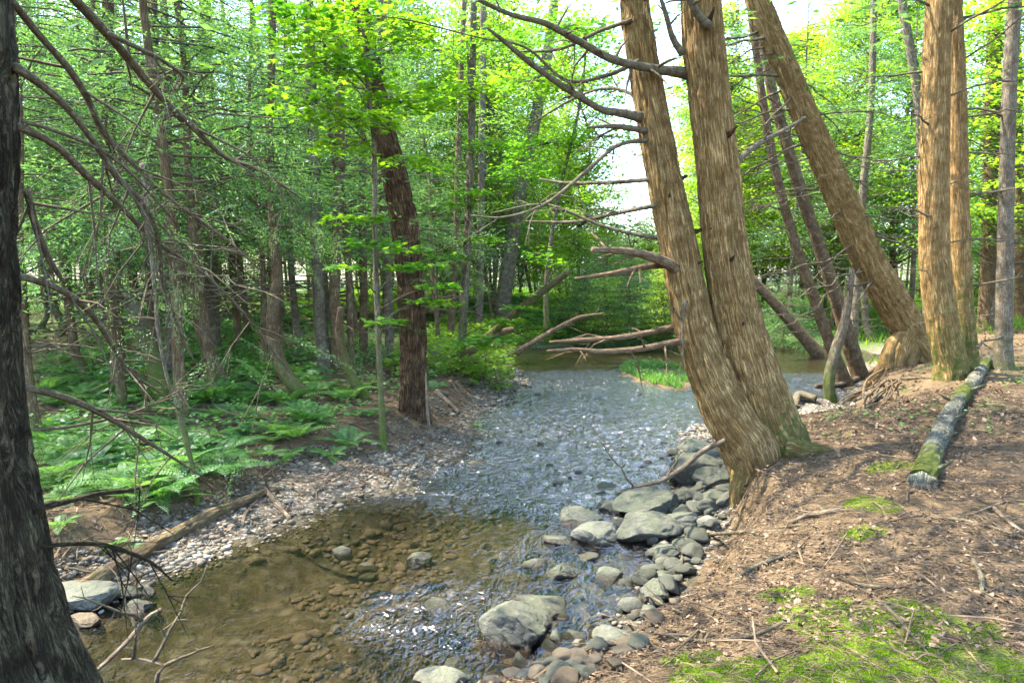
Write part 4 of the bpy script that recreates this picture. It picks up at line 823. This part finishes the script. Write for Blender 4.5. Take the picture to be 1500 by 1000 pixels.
def boulder(px_, py_, wpx, hpx, label, seed, mat=None, asp=.85, rot=None, group=None, planes=16, cut=.54, sink=.22):
    """px_,py_: where the middle of the stone shows; wpx,hpx its size in the picture"""
    r = np.random.default_rng(seed); g = G(px_, py_+hpx*.25, True); w = wpx*pxm(g[1])*.5; h = max(hpx*pxm(g[1])*.62*.6, w*.42)
    P, F = rock_shape(5 if wpx > 34 else 3, seed, planes, .10, cut); w *= 1.42; h *= 1.45; P = P*np.array([w*1.06, w*asp, h]); a = r.uniform(-.5, .5) if rot is None else rot
    c, s = math.cos(a), math.sin(a); P = P@np.array([[c, s, 0], [-s, c, 0], [0, 0, 1]])
    o = mesh('boulder' if wpx > 55 else 'stone', P, [F], mat or M_ROCK, None, True, None, (g[0], g[1], max(hz(g[0], g[1]), -.06)+h*(1-2*sink)*.8))
    return tag(o, label, 'rock', group)
rocks = [
 (758, 908, 92, 80, 'largest pale pyramid-shaped boulder at the water edge in the foreground', 1, .9), (790, 876, 66, 46, 'smooth green-grey boulder behind the pale pyramid boulder', 2, .8),
 (645, 988, 62, 50, 'rounded grey boulder at the bottom edge in the water', 3, .9), (665, 963, 26, 26, 'small round stone on top of the bottom edge boulder', 4, .9), (680, 975, 20, 22, 'small pale stone between two rounded stones at the bottom', 5, .9), (694, 977, 22, 22, 'dark grey stone right of the small pale stone near the bottom', 6, .9),
 (850, 752, 50, 42, 'square-sided grey boulder leftmost of the midstream cluster', 7, .9), (879, 776, 66, 44, 'large rounded green boulder jutting over the water', 8, .7), (900, 738, 44, 30, 'oval dark green boulder behind the cluster', 9, .8),
 (945, 772, 72, 46, 'broad grey boulder right of the jutting green boulder', 10, .8), (955, 735, 84, 50, 'wide pale flat-topped boulder at back of the cobble pile', 11, .8), (1017, 692, 66, 56, 'tall green mossy boulder at the foot of the twin cedar', 12, .8),
 (1063, 690, 36, 40, 'mossy boulder touching the twin cedar root', 13, .8), (822, 833, 40, 40, 'rectangular brick-shaped stone standing in the shallow water', 14, .6), (783, 820, 32, 26, 'grey wedge stone left of the rectangular stone', 15, .8),
 (818, 785, 40, 30, 'low pale stone left of the jutting green boulder', 16, .6), (860, 810, 32, 24, 'flat grey stone under the jutting boulder', 17, .8), (893, 836, 34, 34, 'mottled stone in the shallow pool by the bank', 18, .8),
 (958, 868, 40, 40, 'mossy green round boulder at the toe of the bank', 19, .9), (925, 888, 34, 26, 'dark green flat stone left of the mossy round boulder', 20, .8), (948, 897, 24, 28, 'squarish pale green stone at the bank toe', 21, .8),
 (815, 928, 26, 34, 'upright pale stone right of the pyramid boulder', 22, .8), (845, 925, 24, 22, 'bluish grey stone by the small brown stones', 23, .8), (720, 884, 32, 24, 'dark wet stone left of the pyramid boulder', 24, .8),
 (612, 812, 38, 22, 'mossy rounded stone alone in the middle of the stream', 25, .7), (503, 800, 26, 22, 'pale pink-grey stone in the near stream', 26, .8), (540, 822, 26, 18, 'dark low stone right of the pale pink-grey stone', 27, .8), (540, 836, 24, 14, 'mossy low stone under the dark low stone', 28, .8),
 (640, 880, 48, 26, 'flat submerged slab in the near stream', 29, .8), (818, 703, 24, 20, 'rounded pale stone on the riffle', 30, .8), (806, 692, 24, 12, 'flat pale stone behind the rounded riffle stone', 31, .8), (885, 707, 30, 16, 'dark stone alone on the bright riffle', 32, .8),
 (805, 645, 18, 12, 'small brown stone upstream on the riffle', 33, .8), (860, 682, 14, 12, 'small dark round stone on the riffle', 34, .8), (697, 676, 24, 14, 'brown stones pile at the gravel point', 35, .8),
 (115, 872, 86, 52, 'big flat mossy slab behind the near left trunk', 36, .8), (130, 906, 44, 24, 'tan wedge stone below the mossy slab', 37, .6), (200, 878, 38, 34, 'pale angular stone at the left water edge', 38, .8), (218, 862, 18, 20, 'small pale upright stone beside the pale angular stone', 39, .8), (186, 868, 34, 18, 'flat stone with pebbles on top at the left shore', 40, .8),
 (1000, 800, 28, 24, 'green stone high in the cobble pile', 41, .8), (985, 775, 30, 20, 'grey stone right of the broad boulder', 42, .8), (1020, 745, 32, 24, 'pale stone below the tall mossy boulder', 43, .8), (1050, 730, 32, 26, 'grey stone at the foot of the cedar root', 44, .8), (1006, 725, 30, 26, 'grey-green stone under the tall mossy boulder', 45, .8), (1040, 765, 30, 22, 'greenish stone near the bank edge', 46, .8),
 (1040, 700, 46, 34, 'mossy grey stone between the tall mossy boulder and the cedar', 52, .8), (998, 762, 44, 30, 'blocky grey stone right of the broad boulder', 53, .8), (968, 805, 36, 26, 'rounded stone below the broad boulder', 54, .8), (1030, 660, 60, 34, 'wide low mossy boulder upstream of the cedar', 55, .8), (905, 760, 30, 22, 'small grey stone wedged between the two big boulders', 56, .8), (925, 718, 36, 22, 'flat grey stone at the upstream end of the boulder cluster', 57, .8),
 (905, 935, 56, 26, 'flat pale rock slab half under the bank litter', 47, .8), (873, 868, 26, 18, 'dark round stone in the shallow pool', 48, .8), (912, 848, 26, 22, 'grey stone at the small glinting pool', 49, .8), (972, 845, 26, 18, 'dark stone between pool and bank', 50, .8), (975, 822, 26, 20, 'brown-grey stone in the lower cobble pile', 51, .8)]
for (a, b, w, h, lb, sd, asp) in rocks:
    boulder(a, b, w, h, lb, 500+sd, M_ROCKB if sd in (33, 35, 37) else M_ROCK, asp)
# small cobbles: shared shapes, one object each
variants = []
def cobble(x, y, s, label, group, mat_i, zoff=0.):
    k = int(rng.integers(10)); key = (k, mat_i)
    if key not in cob:
        P, F = rock_shape(3, 900+k, 13, .14, .52); cob[key] = tag(mesh('cobble', P*[1, .8, .6], [F], (M_ROCK, M_ROCKB)[mat_i], None, True), 'x', 'rock'); o = cob[key]
    else:
        o = cob[key].copy(); col.objects.link(o)
    z = max(hz(x, y), -.05); o.location = (x, y, z+s*.22+zoff); o.scale = (s, s, s*rng.uniform(.7, 1.1)); o.rotation_euler = (rng.normal(0, .25), rng.normal(0, .25), rng.uniform(0, 6.28))
    tag(o, label, 'rock', group)
cob = {}
def pxpoly(pts, n):
    pts = np.array(pts, float); lo, hi = pts.min(0), pts.max(0); out = []
    while len(out) < n:
        c = rng.uniform(lo, hi, (200, 2)); out += list(c[sdist(c, pts) > 0])
    return out[:n]
for (a, b) in pxpoly([(985, 640), (1080, 690), (1075, 740), (1040, 790), (1005, 850), (960, 890), (935, 850), (960, 800), (930, 760), (985, 720)], 125):
    gg = G(a, b, True); cobble(gg[0], gg[1], rng.uniform(.04, .13), 'grey-green cobble heaped below the twin cedar bank', 'cobbles heaped below the cedar bank', 0, rng.uniform(0, .03))
for (a, b) in pxpoly([(720, 950), (800, 900), (900, 880), (975, 895), (930, 960), (860, 1005), (690, 1005)], 85):
    gg = G(a, b, True); cobble(gg[0], gg[1], rng.uniform(.03, .085), 'small cobble at the foreground water edge', 'small foreground cobbles', int(rng.random() < .5))
for (a, b) in pxpoly([(760, 560), (900, 540), (1000, 600), (970, 700), (860, 740), (720, 680), (740, 600)], 62):
    gg = G(a, b, True); cobble(gg[0], gg[1], rng.uniform(.035, .10), 'small dark stone breaking the bright riffle', 'stones in the riffle', 0, .008)
for (a, b) in pxpoly([(830, 800), (950, 800), (950, 880), (830, 900), (700, 860), (560, 780), (640, 740), (780, 740)], 26):
    gg = G(a, b, True); cobble(gg[0], gg[1], rng.uniform(.03, .07), 'wet stone just awash in the near stream', 'wet stones awash in the near stream', int(rng.random() < .4), -.035)

# pebbles of the gravel bars (uncountable)
def pebbles(name, P, S, r, mat=M_PEB, sub=1, lo=0, hi=1):
    V0, F0 = ICO[sub]; n = len(P); sh = np.stack([V0*(1+.25*(r.random((len(V0), 1))-.5)) for _ in range(12)]); k = r.integers(0, 12, n)
    a = r.uniform(0, 6.28, n); c, s = np.cos(a), np.sin(a); q = sh[k]*np.stack([r.uniform(.8, 1.25, n), r.uniform(.6, 1., n), r.uniform(.35, .7, n)], -1)[:, None]*S[:, None, None]
    V = np.stack([q[..., 0]*c[:, None]-q[..., 1]*s[:, None], q[..., 0]*s[:, None]+q[..., 1]*c[:, None], q[..., 2]], -1)+P[:, None]
    F = (F0[None]+np.arange(n)[:, None, None]*len(V0)).reshape(-1, 3); cc = np.repeat(r.uniform(lo, hi, n), len(V0))
    return tag(mesh(name, V.reshape(-1, 3), [F], mat, None, True, {'bk': np.stack([cc, cc, cc], -1)}), 'pale mixed pebbles of the gravel bars along the stream', 'pebbles', None, 'stuff')
r = np.random.default_rng(90)
cx = np.concatenate([r.uniform(-5, 4, 120000), r.uniform(-3.5, 0, 90000), r.uniform(1, 9, 30000)]); cyy = np.concatenate([r.uniform(3.5, 19, 120000), r.uniform(4.5, 8.5, 90000), r.uniform(3.5, 16, 30000)])
hh_, ww_, rr_, ll_, _ = height(cx, cyy)
dn = fbm(xy0(cx*1.4, cyy*1.4), 44, 3)
ok = (hh_ > -.03) & (ww_ < .12) & (ll_ < .35*dn*2-.1) & (rr_ < .1) & (r.random(len(cx)) < np.clip((dn-.42)*3.4, .06, 1))
cx, cyy, hh_ = cx[ok][:34000], cyy[ok][:34000], hh_[ok][:34000]
Sz = np.clip(r.lognormal(-4.6, .6, len(cx)), .005, .055)*np.clip(cyy/8, 1., 1.6)
pebbles('pebbles', np.stack([cx, cyy, hh_+Sz*.25], -1), Sz, r)
# bed stones under the clear shallow water
cx = r.uniform(-4, 3, 9000); cyy = r.uniform(3.3, 9, 9000); hh_, ww_, *_ = height(cx, cyy); ok = (ww_ > .05) & (fbm(xy0(cx*1.1, cyy*1.1), 47, 2) > .54); cx, cyy, hh_ = cx[ok], cyy[ok], hh_[ok]
Sz = np.clip(r.lognormal(-3.7, .5, len(cx)), .012, .08); o = pebbles('bed_stones', np.stack([cx, cyy, np.minimum(hh_+Sz*.05, -.03-Sz*.5)], -1), Sz, r, M_PEB, 2, 0, .06); tag(o, 'brown stones on the stream bed', 'stones')

# ------------------------------------------------------------------ litter, needles, moss, herbs
def region(n, xr, yr, cond, r):
    x = r.uniform(*xr, n*3); y = r.uniform(*yr, n*3); h, w, rr, ll, d = height(x, y); ok = cond(x, y, h, w, rr, ll, d); return x[ok][:n], y[ok][:n], h[ok][:n]
r = np.random.default_rng(91)
def slope_n(x, y):
    e = .05; h0 = hza(x, y); return nrm(np.stack([-(hza(x+e, y)-h0)/e, -(hza(x, y+e)-h0)/e, np.ones_like(x)], -1)), h0
def leaf_litter(n, xr, yr, cond, size, lo, hi, r):
    x, y, h = region(n, xr, yr, cond, r); n = len(x); sn, h = slope_n(x, y); a = r.uniform(0, 6.28, n)
    Nn = nrm(sn+r.normal(0, .32, (n, 3))); Dd = np.stack([np.cos(a), np.sin(a), np.zeros(n)], -1); Dd = nrm(Dd-Nn*(Dd*Nn).sum(1)[:, None]); S = np.cross(Nn, Dd)
    l = size*r.uniform(.45, 1.3, n)[:, None]; w = l*r.uniform(.35, .7, n)[:, None]; P = np.stack([x, y, h+.008+r.random(n)*.012], -1)
    cu = r.uniform(-.3, .5, n)[:, None]*l
    V = np.stack([P, P+Dd*l*.4+S*w*.5+Nn*cu*.5, P+Dd*l*.8+S*w*.3+Nn*cu*.4, P+Dd*l, P+Dd*l*.8-S*w*.3+Nn*cu*.4, P+Dd*l*.4-S*w*.5+Nn*cu*.5], 1).reshape(-1, 3)
    b = np.arange(n)[:, None]*6; F = np.vstack([b+[0, 1, 2, 3], b+[0, 3, 4, 5]]); cc = np.repeat(lo+(hi-lo)*r.random(n)**1.6, 6)
    return V, F, cc
def sticks_stuff(n, xr, yr, cond, L, r, lo=0., hi=.9, rad=.0016):
    x, y, h = region(n, xr, yr, cond, r); n = len(x); sn, h = slope_n(x, y); a = r.uniform(0, 6.28, n)
    Dd = np.stack([np.cos(a), np.sin(a), r.normal(0, .06, n)], -1); Dd = nrm(Dd-sn*(Dd*sn).sum(1)[:, None]*.9); S = nrm(np.cross(sn, Dd)); l = L*r.lognormal(0, .5, n)[:, None]; w = rad*(1+l*3)
    P = np.stack([x, y, h+.006+r.random(n)*.012], -1); E = P+Dd*l+S*l*r.normal(0, .12, n)[:, None]; Mi = (P+E)/2+S*l*r.normal(0, .08, n)[:, None]+sn*.004
    def ring(C): return [C+S*w, C-S*w*.5+sn*w*.9, C-S*w*.5-sn*w*.9]
    V = np.stack(ring(P)+ring(Mi)+ring(E), 1).reshape(-1, 3); b = np.arange(n)[:, None]*9; F = np.vstack([b+np.array([i+j*3, (i+1) % 3+j*3, (i+1) % 3+3+j*3, i+3+j*3]) for i in range(3) for j in range(2)])
    return V, F, np.repeat(r.uniform(lo, hi, n), 9)
rb = lambda x, y, h, w, rr, ll, d: (rr > .02)
rbm = lambda x, y, h, w, rr, ll, d: (rr > .02) & (fbm(xy0(x*1.6, y*1.6), 40, 2) > .38)
V1, F1, c1 = leaf_litter(34000, (-.6, 7), (1.8, 9), rbm, .030, .0, .97, r); V2, F2, c2 = leaf_litter(9000, (2, 16), (6, 20), rb, .06, .0, .85, r)
lb_ = lambda x, y, h, w, rr, ll, d: (ll > -1.3) & (h > .03)
V3, F3, c3 = leaf_litter(12000, (-9, 1.5), (4, 18), lb_, .06, .0, .85, r)
V4, F4, c4 = leaf_litter(8000, (-25, 0), (12, 34), lb_, .10, .1, .9, r)
n1_, n2_, n3_ = len(V1), len(V1)+len(V2), len(V1)+len(V2)+len(V3)
cc = np.concatenate([c1, c2, c3, c4]); o = mesh('leaf_litter', np.vstack([V1, V2, V3, V4]), [np.vstack([F1, F2+n1_, F3+n2_, F4+n3_])], M_LIT, None, False, {'bk': np.stack([cc]*3, -1)}); tag(o, 'dry brown fallen leaves over the banks', 'leaf litter', None, 'stuff')
V1, F1, c1 = sticks_stuff(85000, (-.6, 7), (1.8, 9), rb, .045, r, 0, .7, .0010); V2, F2, c2 = sticks_stuff(500, (-.4, 7), (2, 9), rb, .22, r, 0, .7, .0024); V3, F3, c3 = sticks_stuff(6000, (-7, 1.5), (4, 14), lb_, .14, r, 0, .8, .003)
cc = np.concatenate([c1, c2, c3]); o = mesh('twig_litter', np.vstack([V1, V2, V3]), [np.vstack([F1, F2+len(V1), F3+len(V1)+len(V2)])], M_LIT, None, False, {'bk': np.stack([cc]*3, -1)}); tag(o, 'fine needles and twigs over the banks', 'twig litter', None, 'stuff')
# moss
from math import hypot
def blades(P, r, L, Wd, tilt=.5):
    n = len(P); a = r.uniform(0, 6.28, n); Dd = nrm(np.stack([np.cos(a)*tilt, np.sin(a)*tilt, np.ones(n)], -1)*1.+r.normal(0, .15, (n, 3))); Nn = np.stack([-np.sin(a), np.cos(a), np.zeros(n)], -1)+0
    S = nrm(np.cross(Dd, nrm(Nn+r.normal(0, .5, (n, 3))))); l = (L*r.uniform(.5, 1.3, n))[:, None]; w = Wd
    return np.stack([P-S*w*.5, P+S*w*.5, P+Dd*l], 1).reshape(-1, 3)
mx = r.uniform(.3, 4.2, 420000); my = r.uniform(2.3, 6.5, 420000)
ix = np.clip(np.searchsorted(gx, mx), 1, len(gx)-1); iy = np.clip(np.searchsorted(gy, my), 1, len(gy)-1); mv = moss[iy, ix]
mn = fbm(xy0(mx*9, my*9), 33, 3); ok = (mv > .4) & (mn+.25*mv > .62); mx, my = mx[ok][:90000], my[ok][:90000]; mz = hza(mx, my)
V = blades(np.stack([mx, my, mz-.002], -1), r, .022, .005, .9); o = mesh('moss', V, [np.arange(len(V)).reshape(-1, 3)], L_MOSS); tag(o, 'bright green moss cushions on the right bank', 'moss', None, 'stuff')
# grass and low green plants
nz = lambda x, y, s, t: fbm(xy0(x*s, y*s), 52, 3) > t
def grass(name, n, xr, yr, cond, L, Wd, label, mat, tilt=.7):
    x, y, h = region(n, xr, yr, cond, r); V = blades(np.stack([x, y, h-.005], -1), r, L, Wd, tilt); tag(mesh(name, V, [np.arange(len(V)).reshape(-1, 3)], mat), label, 'grass', None, 'stuff')
grass('grass', 9000, (2, 4.6), (12.5, 19.5), lambda x, y, h, w, rr, ll, d: (d < 1.) & (h > .03) & nz(x, y, 1.6, .50), .15, .022, 'bright grass on the low gravel spit in the stream', L_FERN)
grass('grass_tufts', 7000, (2.2, 9), (4.5, 12), lambda x, y, h, w, rr, ll, d: (rr > .8) & nz(x, y, .9, .60), .07, .007, 'thin grass tufts on the right bank', L_HERB)
grass('meadow_grass', 60000, (-14, 45), (17, 70), lambda x, y, h, w, rr, ll, d: (w < -.3) & ((x > .2*y+1) | (y > 30)) & nz(x, y, .3, .36), .35, .05, 'sunlit grass beyond the side pool', L_DEC)
def herbs(name, n, xr, yr, cond, size, label, mat, hmax=.3):
    x, y, h = region(n, xr, yr, cond, r); n = len(x); k = 6; x = np.repeat(x, k)+r.normal(0, .07, n*k); y = np.repeat(y, k)+r.normal(0, .07, n*k); z = np.repeat(h+r.uniform(.05, hmax, n), k)+r.normal(0, .03, n*k)
    a = r.uniform(0, 6.28, n*k); Dd = nrm(np.stack([np.cos(a), np.sin(a), r.uniform(-.4, .1, n*k)], -1)); Nn = nrm(np.array([0, 0, 1.])+r.normal(0, .3, (n*k, 3)))
    V = quads(np.stack([x, y, z], -1), Dd, Nn, size*r.uniform(.6, 1.3, n*k), size*.6*r.uniform(.7, 1.2, n*k)); tag(mesh(name, V, [qf(n*k)], mat), label, 'plants', None, 'stuff')
herbs('ground_cover', 4200, (-14, 0), (5.5, 22), lambda x, y, h, w, rr, ll, d: (ll > .6) & nz(x, y, .8, .46), .085, 'low leafy plants over the left bank floor', L_HERB)
herbs('far_ground_cover', 6000, (-30, 2), (15, 40), lambda x, y, h, w, rr, ll, d: (ll > .4) & nz(x, y, .25, .52), .2, 'low green plants under the far left wood', L_HERB, .5)
herbs('spit_plants', 170, (1.5, 4.8), (12, 19.5), lambda x, y, h, w, rr, ll, d: (d < .9) & (h > .03) & nz(x, y, 1.6, .48), .08, 'low leafy plants on the gravel spit', L_FERN, .18)
herbs('shore_plants', 2600, (-2.5, 6), (13, 26), lambda x, y, h, w, rr, ll, d: (w < -.15) & (ll > -.6) | ((y > 21) & (w < -.3)), .13, 'leafy green plants along the far left shore', L_DEC, .5)
herbs('bank_seedlings', 240, (2.5, 8), (3.5, 12), lambda x, y, h, w, rr, ll, d: (rr > .7) & nz(x, y, .7, .5), .05, 'small seedlings on the right bank', L_FERN, .09)

# ------------------------------------------------------------------ ferns
def fern_mesh(seed, nf, L):
    r = np.random.default_rng(seed); P = []; Dd = []; Nn = []; LL = []; WW = []; mb = MB()
    for f in range(nf):
        a = f/nf*6.28+r.uniform(-.3, .3); l = L*r.uniform(.7, 1.15); out = np.array([math.cos(a), math.sin(a), 0]); side = np.array([-math.sin(a), math.cos(a), 0])
        el = r.uniform(.5, 1.0); k = np.linspace(0, 1, 22); rr = l*(k*math.cos(el)*.9+.25*k**2); zz = l*(k*math.sin(el)-.55*k**2.2)
        C = out*rr[:, None]+np.array([0, 0, 1.])*zz[:, None]; tube(mb, C[::3], np.linspace(.003, .001, len(C[::3])), 3, cap=False)
        for i in range(3, 22):
            T = nrm(C[i]-C[i-1]); up = np.cross(T, side); t = k[i]; w = l*.22*math.sin(math.pi*min(1, .12+t*.95))**.8*(1.1-t*.4)
            for sg in (-1, 1):
                d = nrm(side*sg+T*.45-up*0+np.array([0, 0, -.12]))
                for j in range(4):          # pinna split into a few leaflets
                    P.append(C[i]+d*w*j*.24); Dd.append(nrm(d+T*.35*(1 if j % 2 else -.2))); Nn.append(nrm(np.cross(T, d)*(-sg)*-1+r.normal(0, .1, 3))); LL.append(w*(.46-.06*j)); WW.append(l*.030)
    P, Dd, Nn = map(np.array, (P, Dd, Nn)); return quads(P, Dd, Nn, np.array(LL), np.array(WW)), mb
def make_fern(seed, nf, L):
    root = empty('fern', (0, 0, 0), 'x', 'fern'); V, mb = fern_mesh(seed, nf, L); mesh('fronds', V, [qf(len(V)//4)], L_FERN, root); mb.build('stalks', L_FERN, root); return root
fern_p = [make_fern(1, 9, .55), make_fern(2, 8, .62), make_fern(3, 11, .5), make_fern(4, 7, .7)]; fu = [False]*4
def fern(x, y, s, label, group, tilt=.12):
    k = int(rng.integers(4)); o = fern_p[k] if not fu[k] else copy_tree(fern_p[k]); fu[k] = True
    o.location = (x, y, hz(x, y)-.01); o.rotation_euler = (rng.normal(0, tilt), rng.normal(0, tilt), rng.uniform(0, 6.28)); o.scale = (s, s, s); tag(o, label, 'fern', group)
for (a, b) in pxpoly([(60, 560), (200, 560), (400, 585), (470, 620), (420, 660), (330, 690), (260, 740), (60, 740)], 120):
    gg = G(a, b); fern(gg[0], gg[1], rng.uniform(.45, 1.1), 'feathery green fern in the bed left of the stream', 'ferns of the left bank bed')
for (a, b) in pxpoly([(60, 520), (330, 505), (560, 540), (540, 590), (420, 590), (60, 590)], 110):
    gg = G(a, b); fern(gg[0], gg[1], rng.uniform(.45, 1.1), 'pale green fern among the slender trunks of the left bank', 'ferns among the left bank trunks')
for (a, b, s, lb) in [(510, 655, .8, 'bright fern beside the sapling foot at the gravel edge'), (485, 668, .7, 'fern at the gravel edge left of the sapling foot'), (415, 680, .8, 'fern beside the upper end of the weathered log'), (165, 800, .45, 'small fern growing against the weathered shore log'), (190, 808, .35, 'tiny fern in front of the weathered shore log'),
                      (700, 625, .35, 'tiny green plant on the far gravel bar'), (545, 610, .6, 'fern left of the furrowed trunk foot'), (640, 570, .7, 'fern right of the furrowed trunk'), (90, 770, .5, 'low fern beside the near left trunk')]:
    gg = G(a, b); fern(gg[0], gg[1], s, lb, None)
# prototypes never used are removed
for o, u in list(zip(protos, used))+list(zip(fern_p, fu)):
    if not u:
        for c in list(o.children): bpy.data.objects.remove(c)
        bpy.data.objects.remove(o)
